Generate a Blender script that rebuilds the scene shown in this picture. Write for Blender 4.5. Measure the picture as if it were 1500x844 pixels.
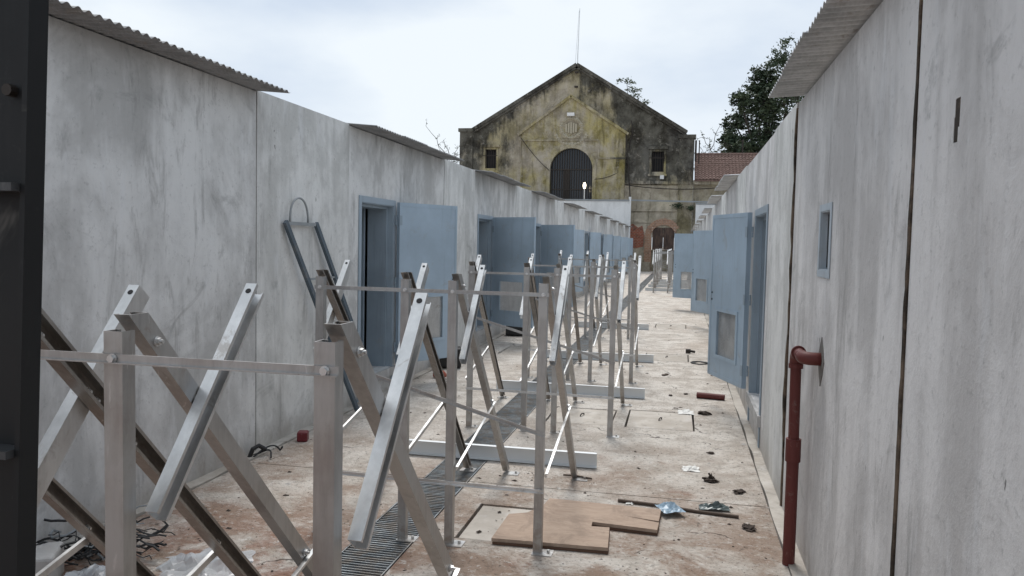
import bpy, math, random
from mathutils import Vector, Matrix, noise
R = math.radians
rnd = random.Random(7)
scene = bpy.context.scene
COL = scene.collection
for o in list(bpy.data.objects):
    bpy.data.objects.remove(o)

# ------------------------------------------------------------------ camera
EYE = Vector((0, 0, 1.76))
YAW, PITCH, ROLL = 0.209829, 0.057050, 0.021406
fw = Vector((-math.sin(YAW) * math.cos(PITCH), math.cos(YAW) * math.cos(PITCH), -math.sin(PITCH)))
rt = Vector((math.cos(YAW), math.sin(YAW), 0))
up = rt.cross(fw)
r2 = math.cos(ROLL) * rt + math.sin(ROLL) * up
u2 = -math.sin(ROLL) * rt + math.cos(ROLL) * up
cd = bpy.data.cameras.new('camera')
cam = bpy.data.objects.new('camera', cd)
COL.objects.link(cam)
mw = Matrix((r2, u2, -fw)).transposed().to_4x4()
mw.translation = EYE
cam.matrix_world = mw
cd.sensor_width = 36
cd.lens = 1159.27 / 1500 * 36
cd.clip_start = 0.05
cd.clip_end = 3000
scene.camera = cam

# ------------------------------------------------------------------ sky and sun (bright overcast)
SUN_EL, SUN_AZ = R(62), R(-12)          # azimuth from +Y towards +X
world = bpy.data.worlds.new('World')
scene.world = world
world.use_nodes = True
wt = world.node_tree
wn, wl = wt.nodes, wt.links
wn.clear()
wo = wn.new('ShaderNodeOutputWorld')
bg = wn.new('ShaderNodeBackground')
bg.inputs['Strength'].default_value = 0.1
sky = wn.new('ShaderNodeTexSky')
sky.sky_type = 'NISHITA'
sky.sun_disc = False
sky.sun_elevation = SUN_EL
sky.sun_rotation = SUN_AZ
tc = wn.new('ShaderNodeTexCoord')
mp = wn.new('ShaderNodeMapping')
mp.inputs['Scale'].default_value = (1.0, 1.0, 2.6)
nz = wn.new('ShaderNodeTexNoise')
nz.inputs['Scale'].default_value = 1.9
nz.inputs['Detail'].default_value = 7
nz.inputs['Roughness'].default_value = 0.5
rp = wn.new('ShaderNodeValToRGB')
rp.color_ramp.elements[0].position = 0.37
rp.color_ramp.elements[0].color = (0.56, 0.66, 0.81, 1)
rp.color_ramp.elements[1].position = 0.60
rp.color_ramp.elements[1].color = (0.88, 0.94, 0.99, 1)
sc10 = wn.new('ShaderNodeVectorMath')
sc10.operation = 'SCALE'
sc10.inputs['Scale'].default_value = 5.6
mixw = wn.new('ShaderNodeMixRGB')
mixw.inputs['Fac'].default_value = 0.97
wl.new(tc.outputs['Generated'], mp.inputs['Vector'])
wl.new(mp.outputs['Vector'], nz.inputs['Vector'])
wl.new(nz.outputs['Fac'], rp.inputs['Fac'])
wl.new(rp.outputs['Color'], sc10.inputs[0])
wl.new(sky.outputs['Color'], mixw.inputs['Color1'])
wl.new(sc10.outputs['Vector'], mixw.inputs['Color2'])
wl.new(mixw.outputs['Color'], bg.inputs['Color'])
wl.new(bg.outputs['Background'], wo.inputs['Surface'])

sd = bpy.data.lights.new('sun', 'SUN')
sd.energy = 1.5
sd.angle = R(20)
sd.color = (1.0, 0.97, 0.93)
sun = bpy.data.objects.new('sun', sd)
COL.objects.link(sun)
sv = Vector((math.sin(SUN_AZ) * math.cos(SUN_EL), math.cos(SUN_AZ) * math.cos(SUN_EL), math.sin(SUN_EL)))
sun.rotation_euler = sv.to_track_quat('Z', 'Y').to_euler()
scene.view_settings.view_transform = 'Standard'
scene.view_settings.look = 'None'
scene.view_settings.exposure = 0.86
scene.view_settings.gamma = 1
scene.cycles.max_bounces = 6
scene.cycles.diffuse_bounces = 4

# ------------------------------------------------------------------ material helpers
class NT:
    def __init__(s, name):
        s.m = bpy.data.materials.new(name)
        s.m.use_nodes = True
        s.t = s.m.node_tree
        s.b = s.t.nodes['Principled BSDF']
        s.pos = None
    def n(s, typ, **kw):
        nd = s.t.nodes.new(typ)
        for k, v in kw.items():
            setattr(nd, k, v)
        return nd
    def l(s, a, b):
        s.t.links.new(a, b)
    def P(s):
        if s.pos is None:
            s.pos = s.n('ShaderNodeNewGeometry').outputs['Position']
        return s.pos
    def mapped(s, scale, loc=(0, 0, 0), src=None):
        m = s.n('ShaderNodeMapping')
        m.inputs['Scale'].default_value = scale
        m.inputs['Location'].default_value = loc
        s.l(src or s.P(), m.inputs['Vector'])
        return m.outputs['Vector']
    def noise(s, scale, detail=5, rough=0.55, vec=None, dist=0.0):
        nd = s.n('ShaderNodeTexNoise')
        nd.inputs['Scale'].default_value = scale
        nd.inputs['Detail'].default_value = min(detail, 6.5)
        nd.inputs['Roughness'].default_value = rough
        nd.inputs['Distortion'].default_value = dist
        s.l(vec or s.P(), nd.inputs['Vector'])
        return nd.outputs['Fac']
    def ramp(s, fac, p0, p1, c0=0.0, c1=1.0):
        r = s.n('ShaderNodeMapRange')
        r.interpolation_type = 'SMOOTHSTEP'
        r.inputs['From Min'].default_value = p0
        r.inputs['From Max'].default_value = p1
        r.inputs['To Min'].default_value = c0
        r.inputs['To Max'].default_value = c1
        s.l(fac, r.inputs['Value'])
        return r.outputs['Result']
    def math(s, op, a, b):
        nd = s.n('ShaderNodeMath', operation=op)
        for i, v in enumerate((a, b)):
            if isinstance(v, (int, float)):
                nd.inputs[i].default_value = v
            else:
                s.l(v, nd.inputs[i])
        return nd.outputs[0]
    def mix(s, fac, a, b, mode='MIX'):
        nd = s.n('ShaderNodeMixRGB', blend_type=mode)
        for i, v in zip((0, 1, 2), (fac, a, b)):
            if isinstance(v, (int, float)):
                nd.inputs[i].default_value = v
            elif isinstance(v, tuple):
                nd.inputs[i].default_value = (*v, 1)
            else:
                s.l(v, nd.inputs[i])
        return nd.outputs[0]
    def axis(s, i):
        x = s.n('ShaderNodeSeparateXYZ')
        s.l(s.P(), x.inputs[0])
        return x.outputs[i]
    def bump(s, h, strength=0.3, dist=0.01):
        b = s.n('ShaderNodeBump')
        b.inputs['Strength'].default_value = strength
        b.inputs['Distance'].default_value = dist
        s.l(h, b.inputs['Height'])
        s.l(b.outputs['Normal'], s.b.inputs['Normal'])
    def out(s, col=None, rough=0.8, metal=0.0, spec=None):
        for v, nm in ((col, 'Base Color'), (rough, 'Roughness'), (metal, 'Metallic')):
            if v is None:
                continue
            if isinstance(v, tuple):
                s.b.inputs[nm].default_value = (*v, 1)
            elif isinstance(v, (int, float)):
                s.b.inputs[nm].default_value = v
            else:
                s.l(v, s.b.inputs[nm])
        if spec is not None:
            s.b.inputs['Specular IOR Level'].default_value = spec
        return s.m

def concrete(name, c_dark, c_light, seed, stain=0.55, streak=0.3):
    k = NT(name)
    off = (seed * 3.1, seed * 7.7, seed * 1.3)
    big = k.noise(1.15, 10, 0.62, k.mapped((1, 1, 0.85), off), 0.7)
    mid = k.noise(4.2, 8, 0.68, k.mapped((1, 1, 0.75), off), 0.5)
    strk = k.noise(1.0, 8, 0.62, k.mapped((3.6, 3.6, 0.34), off), 0.4)
    fine = k.noise(26, 6, 0.75)
    f = k.math('ADD', k.math('ADD', k.math('MULTIPLY', big, 0.80 - streak), k.math('MULTIPLY', strk, streak)), k.math('MULTIPLY', mid, 0.20))
    col = k.mix(k.ramp(f, 0.42, 0.585), c_dark, c_light)
    # lime bloom
    col = k.mix(k.math('MULTIPLY', k.ramp(k.noise(1.0, 8, 0.66, k.mapped((6, 6, 1.3), (off[1], 2, off[2]))), 0.55, 0.68), 0.45), col, (0.70, 0.705, 0.715))
    # run-off smears and mildew blots
    m1 = k.math('MULTIPLY', k.ramp(k.noise(1.0, 9, 0.72, k.mapped((4.5, 4.5, 1.0), (off[1], off[0], 2)), 0.5), 0.555, 0.68), stain)
    col = k.mix(m1, col, (0.19, 0.185, 0.178))
    m2 = k.math('MULTIPLY', k.ramp(k.noise(1.7, 10, 0.72, k.mapped((1, 1, 1), (off[2], 5, off[0])), 1.2), 0.57, 0.69), stain * 0.9)
    col = k.mix(m2, col, (0.21, 0.212, 0.21))
    pits = k.ramp(k.noise(12, 5, 0.6, k.mapped((1, 1, 0.5), off), 0.6), 0.68, 0.72)
    pits = k.math('MULTIPLY', pits, k.ramp(mid, 0.48, 0.6))
    col = k.mix(k.math('MULTIPLY', pits, 0.85), col, (0.07, 0.066, 0.06))
    col = k.mix(k.math('MULTIPLY', k.ramp(fine, 0.55, 0.68), 0.30), col, (0.20, 0.20, 0.20))
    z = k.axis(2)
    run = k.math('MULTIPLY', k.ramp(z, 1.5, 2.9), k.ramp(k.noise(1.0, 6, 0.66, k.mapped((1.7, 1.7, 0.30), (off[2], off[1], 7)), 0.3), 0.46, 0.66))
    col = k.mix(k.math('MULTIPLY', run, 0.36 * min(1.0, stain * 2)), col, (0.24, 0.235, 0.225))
    spl = k.math('MULTIPLY', k.ramp(k.math('ADD', z, k.math('MULTIPLY', mid, 0.35)), 0.42, 0.12), 0.5 if stain > 0.2 else 0.0)
    col = k.mix(spl, col, (0.36, 0.305, 0.25))
    h = k.math('ADD', k.math('MULTIPLY', fine, 0.35), k.math('MULTIPLY', mid, 1.0))
    k.bump(h, 0.55, 0.016)
    return k.out(col, 0.9, 0, 0.2)

MAT = {}
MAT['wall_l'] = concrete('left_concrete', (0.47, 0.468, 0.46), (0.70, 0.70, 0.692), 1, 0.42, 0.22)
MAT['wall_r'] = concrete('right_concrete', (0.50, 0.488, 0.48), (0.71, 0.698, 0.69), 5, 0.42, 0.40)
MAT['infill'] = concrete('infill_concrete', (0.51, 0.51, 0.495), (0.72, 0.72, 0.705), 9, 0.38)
MAT['patch'] = concrete('broken_mortar', (0.16, 0.15, 0.14), (0.30, 0.285, 0.27), 8, 0.6)
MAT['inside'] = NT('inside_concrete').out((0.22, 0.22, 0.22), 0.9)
MAT['sill'] = concrete('sill_concrete', (0.42, 0.41, 0.40), (0.60, 0.59, 0.58), 3, 0.3)

def ground_mat(name='ground_concrete'):
    k = NT(name)
    big = k.noise(0.55, 7, 0.62, None, 0.5)
    mid = k.noise(2.6, 9, 0.68, k.mapped((1, 1.1, 1)), 0.3)
    chip = k.noise(13, 9, 0.80, None, 0.2)
    fine = k.noise(38, 6, 0.8)
    col = k.mix(k.ramp(mid, 0.38, 0.62), (0.52, 0.465, 0.41), (0.74, 0.69, 0.63))
    col = k.mix(k.math('MULTIPLY', k.ramp(big, 0.5, 0.68), 0.45), col, (0.47, 0.38, 0.31))
    # brown soil and sawdust trodden over the nearest slabs
    near = k.ramp(k.math('ADD', k.axis(1), k.math('MULTIPLY', k.noise(1.3, 6, 0.65), 5.0)), 6.4, 10.2, 1.0, 0.0)
    dirt = k.math('MULTIPLY', near, k.ramp(k.noise(1.9, 10, 0.74, k.mapped((0.9, 1.15, 1), (3, 1, 0)), 0.4), 0.40, 0.58))
    col = k.mix(k.math('MULTIPLY', dirt, 0.85), col, (0.32, 0.215, 0.155))
    x = k.axis(0)
    red = k.math('MULTIPLY', k.ramp(x, -1.6, -1.1, 1.0, 0.0), k.ramp(k.axis(1), 3.4, 5.2, 1.0, 0.0))
    red = k.math('MULTIPLY', red, k.ramp(k.noise(3.4, 8, 0.72), 0.40, 0.58))
    red2 = k.math('MULTIPLY', near, k.ramp(k.noise(1.4, 8, 0.7, k.mapped((0.9, 1.2, 1), (11, 4, 0)), 0.4), 0.58, 0.70))
    col = k.mix(k.math('MULTIPLY', k.math('MAXIMUM', red, red2), 0.75), col, (0.28, 0.125, 0.08))
    # chipped, pitted skin: dark hollows and pale worn crests
    col = k.mix(k.math('MULTIPLY', k.ramp(chip, 0.55, 0.66), 0.55), col, (0.15, 0.12, 0.095))
    col = k.mix(k.math('MULTIPLY', k.ramp(chip, 0.45, 0.36), 0.65), col, (0.76, 0.73, 0.69))
    col = k.mix(k.math('MULTIPLY', k.ramp(fine, 0.54, 0.64), 0.75), col, (0.11, 0.09, 0.072))
    col = k.mix(k.math('MULTIPLY', k.ramp(fine, 0.42, 0.33), 0.5), col, (0.78, 0.75, 0.71))
    # hairline cracks
    v = k.n('ShaderNodeTexVoronoi', feature='DISTANCE_TO_EDGE')
    v.inputs['Scale'].default_value = 0.55
    wob = k.n('ShaderNodeVectorMath', operation='ADD')
    nv = k.n('ShaderNodeTexNoise')
    nv.inputs['Scale'].default_value = 1.8
    nv.inputs['Detail'].default_value = 6
    k.l(k.P(), nv.inputs['Vector'])
    k.l(k.P(), wob.inputs[0])
    k.l(nv.outputs['Color'], wob.inputs[1])
    k.l(wob.outputs[0], v.inputs['Vector'])
    crack = k.math('MULTIPLY', k.ramp(v.outputs['Distance'], 0.008, 0.002), k.ramp(mid, 0.50, 0.58))
    col = k.mix(k.math('MULTIPLY', crack, 0.85), col, (0.07, 0.055, 0.045))
    h = k.math('ADD', k.math('MULTIPLY', chip, -1.0), k.math('MULTIPLY', fine, -0.6))
    k.bump(h, 1.0, 0.03)
    return k.out(col, 0.95, 0, 0.15)
MAT['ground'] = ground_mat()

def galv(name, c0, c1, rough=0.42, metal=0.9):
    k = NT(name)
    a = k.noise(5, 6, 0.6)
    b = k.noise(60, 4, 0.6, k.mapped((1, 1, 0.12)))
    col = k.mix(k.ramp(k.math('ADD', k.math('MULTIPLY', a, 0.7), k.math('MULTIPLY', b, 0.3)), 0.38, 0.62), c0, c1)
    dust = k.math('MULTIPLY', k.ramp(k.noise(2.3, 7, 0.7, k.mapped((1, 1, 0.6))), 0.56, 0.74), 0.3)
    col = k.mix(dust, col, (0.27, 0.23, 0.19))
    # mud splashed up the feet, smears and scratches
    mud = k.math('MULTIPLY', k.ramp(k.axis(2), 0.45, 0.0), k.ramp(k.noise(9, 6, 0.7), 0.42, 0.6))
    smear = k.math('MULTIPLY', k.ramp(k.noise(3.1, 6, 0.75, k.mapped((1.5, 1.5, 1), (4, 8, 2)), 0.8), 0.57, 0.66), 0.5)
    scr = k.math('MULTIPLY', k.ramp(k.noise(24, 4, 0.6, k.mapped((1, 1, 0.15), (2, 1, 5)), 2.0), 0.66, 0.70), 0.5)
    dust = k.math('MAXIMUM', dust, k.math('MAXIMUM', k.math('MULTIPLY', mud, 0.7), smear))
    col = k.mix(dust, col, (0.25, 0.205, 0.165))
    col = k.mix(scr, col, (0.62, 0.61, 0.60))
    ro = k.ramp(a, 0.3, 0.7, rough - 0.07, rough + 0.10)
    k.bump(b, 0.03, 0.002)
    return k.out(col, ro, k.ramp(dust, 0.0, 0.3, metal, metal * 0.55))
MAT['lid'] = concrete('hatch_concrete', (0.46, 0.43, 0.39), (0.66, 0.63, 0.585), 15, 0.6)
MAT['mortar'] = concrete('dirty_mortar', (0.36, 0.34, 0.31), (0.62, 0.60, 0.56), 12, 0.7)
MAT['galv'] = galv('galvanised_steel', (0.345, 0.34, 0.335), (0.47, 0.465, 0.455), 0.4)
MAT['galv_dull'] = galv('dull_galvanised_steel', (0.26, 0.242, 0.225), (0.37, 0.348, 0.325), 0.45)
MAT['galv_new'] = galv('new_galvanised_steel', (0.56, 0.56, 0.555), (0.70, 0.70, 0.695), 0.36)
MAT['grate'] = galv('grating_steel', (0.24, 0.265, 0.285), (0.38, 0.41, 0.43), 0.5)
MAT['roof'] = galv('corrugated_zinc', (0.42, 0.43, 0.44), (0.62, 0.63, 0.64), 0.5)
MAT['roof_l'] = galv('dark_zinc', (0.20, 0.205, 0.21), (0.32, 0.325, 0.33), 0.6, 0.5)  # darker tone of the zinc, for the left-hand roofs
MAT['beam'] = NT('beam_zinc').out((0.72, 0.74, 0.75), 0.5, 0.25)

def paint(name, c, rough=0.45, wear=(0.4, 0.42, 0.44), amt=0.25):
    k = NT(name)
    a = k.noise(1.6, 6, 0.6)
    b = k.noise(22, 5, 0.7, k.mapped((1, 1, 0.35)))
    col = k.mix(k.ramp(a, 0.3, 0.7), tuple(x * 0.88 for x in c), tuple(x * 1.08 for x in c))
    drip = k.math('MULTIPLY', k.ramp(k.noise(1.0, 6, 0.7, k.mapped((9, 9, 0.5), (3, 2, 0))), 0.54, 0.66), 0.28)
    col = k.mix(drip, col, tuple(x * 0.55 + 0.02 for x in c))
    smg = k.math('MULTIPLY', k.ramp(k.noise(3.4, 6, 0.75, k.mapped((1, 1, 1), (7, 1, 3)), 0.6), 0.56, 0.70), 0.35)
    col = k.mix(smg, col, (0.30, 0.28, 0.25))
    col = k.mix(k.math('MULTIPLY', k.ramp(b, 0.60, 0.70), amt), col, wear)
    return k.out(col, k.ramp(a, 0.3, 0.7, rough - 0.08, rough + 0.15), 0, 0.4)
MAT['blue'] = paint('blue_grey_paint', (0.375, 0.468, 0.555))
MAT['blue_dark'] = paint('blue_frame_paint', (0.30, 0.365, 0.425))
MAT['win_frame'] = paint('pale_window_paint', (0.44, 0.50, 0.55), 0.5)
MAT['red_pipe'] = paint('red_oxide_paint', (0.115, 0.025, 0.021), 0.5, (0.25, 0.13, 0.11), 0.6)
MAT['red_bit'] = paint('red_plastic', (0.14, 0.016, 0.022), 0.4)
MAT['clay'] = paint('red_clay', (0.33, 0.10, 0.07), 0.8)
MAT['black'] = paint('black_steel_paint', (0.004, 0.005, 0.006), 0.6, (0.02, 0.02, 0.022), 0.5)
MAT['black_edge'] = paint('worn_black_edge', (0.05, 0.052, 0.055), 0.45, (0.12, 0.12, 0.12), 0.6)
MAT['black_plastic'] = NT('black_plastic').out((0.012, 0.012, 0.013), 0.5)
MAT['ladder'] = paint('slate_steel_paint', (0.075, 0.10, 0.125), 0.5, (0.2, 0.2, 0.2), 0.3)
MAT['ladder_top'] = paint('grey_steel', (0.27, 0.29, 0.30), 0.5)
MAT['iron'] = NT('dark_iron').out((0.04, 0.033, 0.028), 0.7, 0.3)
MAT['dark'] = NT('dark_void').out((0.02, 0.02, 0.022), 0.9)
MAT['white'] = concrete('white_render', (0.66, 0.67, 0.67), (0.76, 0.77, 0.77), 4, 0.12)
_pf = NT('white_plastic_film')
_pf.b.inputs['Alpha'].default_value = 0.5
MAT['plastic_film'] = _pf.out((0.60, 0.63, 0.66), 0.25)
MAT['paper'] = NT('pale_paper').out((0.72, 0.71, 0.68), 0.7)
MAT['packet'] = NT('blue_packet').out((0.27, 0.37, 0.46), 0.35)
MAT['packet_dark'] = NT('dark_packet').out((0.10, 0.13, 0.13), 0.3)
MAT['wood_dark'] = NT('dark_wood').out((0.085, 0.06, 0.045), 0.85)
MAT['clod'] = NT('dark_soil').out((0.045, 0.032, 0.025), 0.95)
_k = NT('joint_filler')
MAT['filler'] = _k.out(_k.mix(_k.ramp(_k.noise(5, 6, 0.7), 0.4, 0.6), (0.03, 0.022, 0.016), (0.14, 0.10, 0.07)), 0.95)
def ply():
    k = NT('plywood')
    g = k.noise(1.0, 8, 0.7, k.mapped((5.0, 24, 3)), 1.5)
    a = k.noise(3.2, 6, 0.65)
    col = k.mix(k.ramp(g, 0.3, 0.7), (0.33, 0.245, 0.19), (0.42, 0.325, 0.255))
    col = k.mix(k.math('MULTIPLY', k.ramp(k.noise(4, 10, 0.75, None, 0.8), 0.48, 0.62), 0.6), col, (0.25, 0.19, 0.15))
    k.bump(g, 0.15, 0.004)
    return k.out(col, 0.85, 0, 0.2)
MAT['ply'] = ply()
def ply_edge():
    k = NT('plywood_edge')
    g = k.noise(1, 2, 0.5, k.mapped((2, 2, 260)))
    return k.out(k.mix(g, (0.05, 0.03, 0.02), (0.16, 0.09, 0.06)), 0.9)

def facade(name, yellow, black, pale, wing_amt=1.0, lift=1.0):
    k = NT(name)
    big = k.noise(0.33, 9, 0.62, None, 0.3)
    mid = k.noise(0.85, 12, 0.72, k.mapped((1, 1, 0.85)), 0.25)
    oth = k.noise(0.50, 11, 0.72, k.mapped((1, 1, 0.6), (9, 3, 4)), 0.3)
    drip = k.noise(1.0, 9, 0.70, k.mapped((2.6, 2.6, 0.3)), 0.3)
    fine = k.noise(6, 8, 0.8)
    L = lambda c: tuple(min(0.8, v * lift) for v in c)
    col = k.mix(k.ramp(mid, 0.36, 0.64), L((0.27, 0.24, 0.19)), L((0.46, 0.415, 0.34)))
    ye = k.math('MULTIPLY', k.ramp(k.math('ADD', big, k.math('MULTIPLY', drip, 0.4)), 0.54, 0.80), yellow)
    col = k.mix(ye, col, k.mix(k.ramp(mid, 0.38, 0.62), (0.19, 0.16, 0.05), (0.40, 0.345, 0.15)))
    col = k.mix(k.math('MULTIPLY', k.ramp(oth, 0.44, 0.30), pale), col, L((0.60, 0.56, 0.48)))
    x, z = k.axis(0), k.axis(2)
    # soot and mould: right-hand wing, far left block and a band following the raking coping
    wing = k.math('ADD', k.ramp(x, -5.8, -3.4), k.math('MULTIPLY', k.ramp(x, -13.0, -15.4), 0.75))
    wing = k.math('MULTIPLY', wing, k.ramp(z, 5.4, 7.0, 0.15, 1.0))
    dx = k.math('ABSOLUTE', k.math('ADD', x, 7.61), 0.0)
    below = k.math('SUBTRACT', k.math('SUBTRACT', 14.25, k.math('MULTIPLY', dx, 0.60)), z)
    rake = k.ramp(below, 1.5, 0.1)
    thr = k.math('ADD', k.math('ADD', k.math('MULTIPLY', wing, 0.19 * wing_amt), k.math('MULTIPLY', rake, 0.13 * wing_amt)), black)
    mb = k.ramp(k.math('ADD', k.math('ADD', k.math('MULTIPLY', oth, 0.75), k.math('MULTIPLY', drip, 0.25)), thr), 0.51, 0.67)
    col = k.mix(k.math('MULTIPLY', mb, 0.90), col, k.mix(k.ramp(mid, 0.36, 0.64), (0.012, 0.012, 0.013), (0.10, 0.10, 0.092)))
    col = k.mix(k.math('MULTIPLY', k.ramp(drip, 0.54, 0.68), 0.5), col, (0.07, 0.062, 0.048))
    spk = k.ramp(k.noise(2.2, 11, 0.80, None, 0.3), 0.57, 0.65)
    col = k.mix(k.math('MULTIPLY', spk, 0.38), col, (0.45, 0.42, 0.37))
    col = k.mix(k.math('MULTIPLY', k.ramp(fine, 0.55, 0.68), 0.4), col, (0.06, 0.052, 0.042))
    k.bump(k.math('ADD', mid, fine), 0.8, 0.10)
    return k.out(col, 0.95, 0, 0.15)
MAT['fac'] = facade('old_render', 0.5, 0.0, 0.45)
MAT['porch'] = facade('mossy_render', 0.95, -0.06, 0.5, 0.3)
MAT['lower'] = facade('pale_old_render', 0.2, -0.10, 1.0, 0.5, 1.35)
MAT['annex'] = facade('annex_render', 0.2, -0.06, 0.9, 0.3)
MAT['trim'] = facade('trim_render', 0.8, -0.03, 0.3, 0.5)
MAT['soot'] = facade('sooty_render', 0.3, 0.10, 0.5)
MAT['emblem'] = NT('emblem_stone').out((0.40, 0.365, 0.28), 0.95)
def brickmat(name, scale, c1, c2, mortar):
    k = NT(name)
    b = k.n('ShaderNodeTexBrick')
    b.inputs['Scale'].default_value = scale
    b.inputs['Color1'].default_value = (*c1, 1)
    b.inputs['Color2'].default_value = (*c2, 1)
    b.inputs['Mortar'].default_value = (*mortar, 1)
    b.inputs['Mortar Size'].default_value = 0.03
    sw = k.n('ShaderNodeCombineXYZ')
    k.l(k.axis(0), sw.inputs[0])
    k.l(k.axis(2), sw.inputs[1])
    k.l(sw.outputs[0], b.inputs['Vector'])
    a = k.noise(2.5, 7, 0.75)
    col = k.mix(k.math('MULTIPLY', k.ramp(a, 0.5, 0.66), 0.7), b.outputs['Color'], (0.10, 0.075, 0.06))
    k.bump(a, 0.5, 0.03)
    return k.out(col, 0.95, 0, 0.15)
MAT['brick'] = brickmat('red_brick', 2.3, (0.42, 0.13, 0.08), (0.30, 0.09, 0.06), (0.36, 0.27, 0.21))
MAT['archbrick'] = brickmat('pale_brick', 2.3, (0.48, 0.27, 0.18), (0.40, 0.23, 0.16), (0.50, 0.40, 0.31))
def rust_mat():
    k = NT('rusty_sheet')
    a = k.noise(2.2, 7, 0.7, k.mapped((2, 2, 0.6)))
    return k.out(k.mix(k.ramp(a, 0.35, 0.65), (0.05, 0.035, 0.03), (0.13, 0.085, 0.065)), 0.85)
MAT['rust'] = rust_mat()
def tile_mat():
    k = NT('clay_tile')
    a = k.noise(1.6, 7, 0.75)
    b = k.noise(9, 3, 0.6)
    col = k.mix(k.ramp(b, 0.3, 0.7), (0.115, 0.075, 0.064), (0.225, 0.15, 0.128))
    return k.out(k.mix(k.math('MULTIPLY', k.ramp(a, 0.5, 0.68), 0.6), col, (0.12, 0.085, 0.07)), 0.9, 0, 0.2)
MAT['tile'] = tile_mat()
def leafmat(name, c0, c1):
    k = NT(name)
    a = k.noise(1.3, 4, 0.6)
    col = k.mix(k.ramp(a, 0.35, 0.65), c0, c1)
    m = k.out(col, 0.6, 0, 0.3)
    return m
MAT['leaf'] = leafmat('dark_foliage', (0.026, 0.045, 0.026), (0.075, 0.10, 0.055))
MAT['leaf2'] = leafmat('olive_foliage', (0.045, 0.065, 0.035), (0.09, 0.115, 0.06))
MAT['bark'] = NT('bark').out((0.06, 0.05, 0.042), 0.9)
MAT['glass'] = NT('dark_glass').out((0.015, 0.018, 0.022), 0.12, 0, 0.6)
lm = NT('lit_lamp')
lm.b.inputs['Emission Color'].default_value = (1.0, 0.86, 0.62, 1)
lm.b.inputs['Emission Strength'].default_value = 3
MAT['lamp'] = lm.out((1, 1, 1), 0.4)

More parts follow.
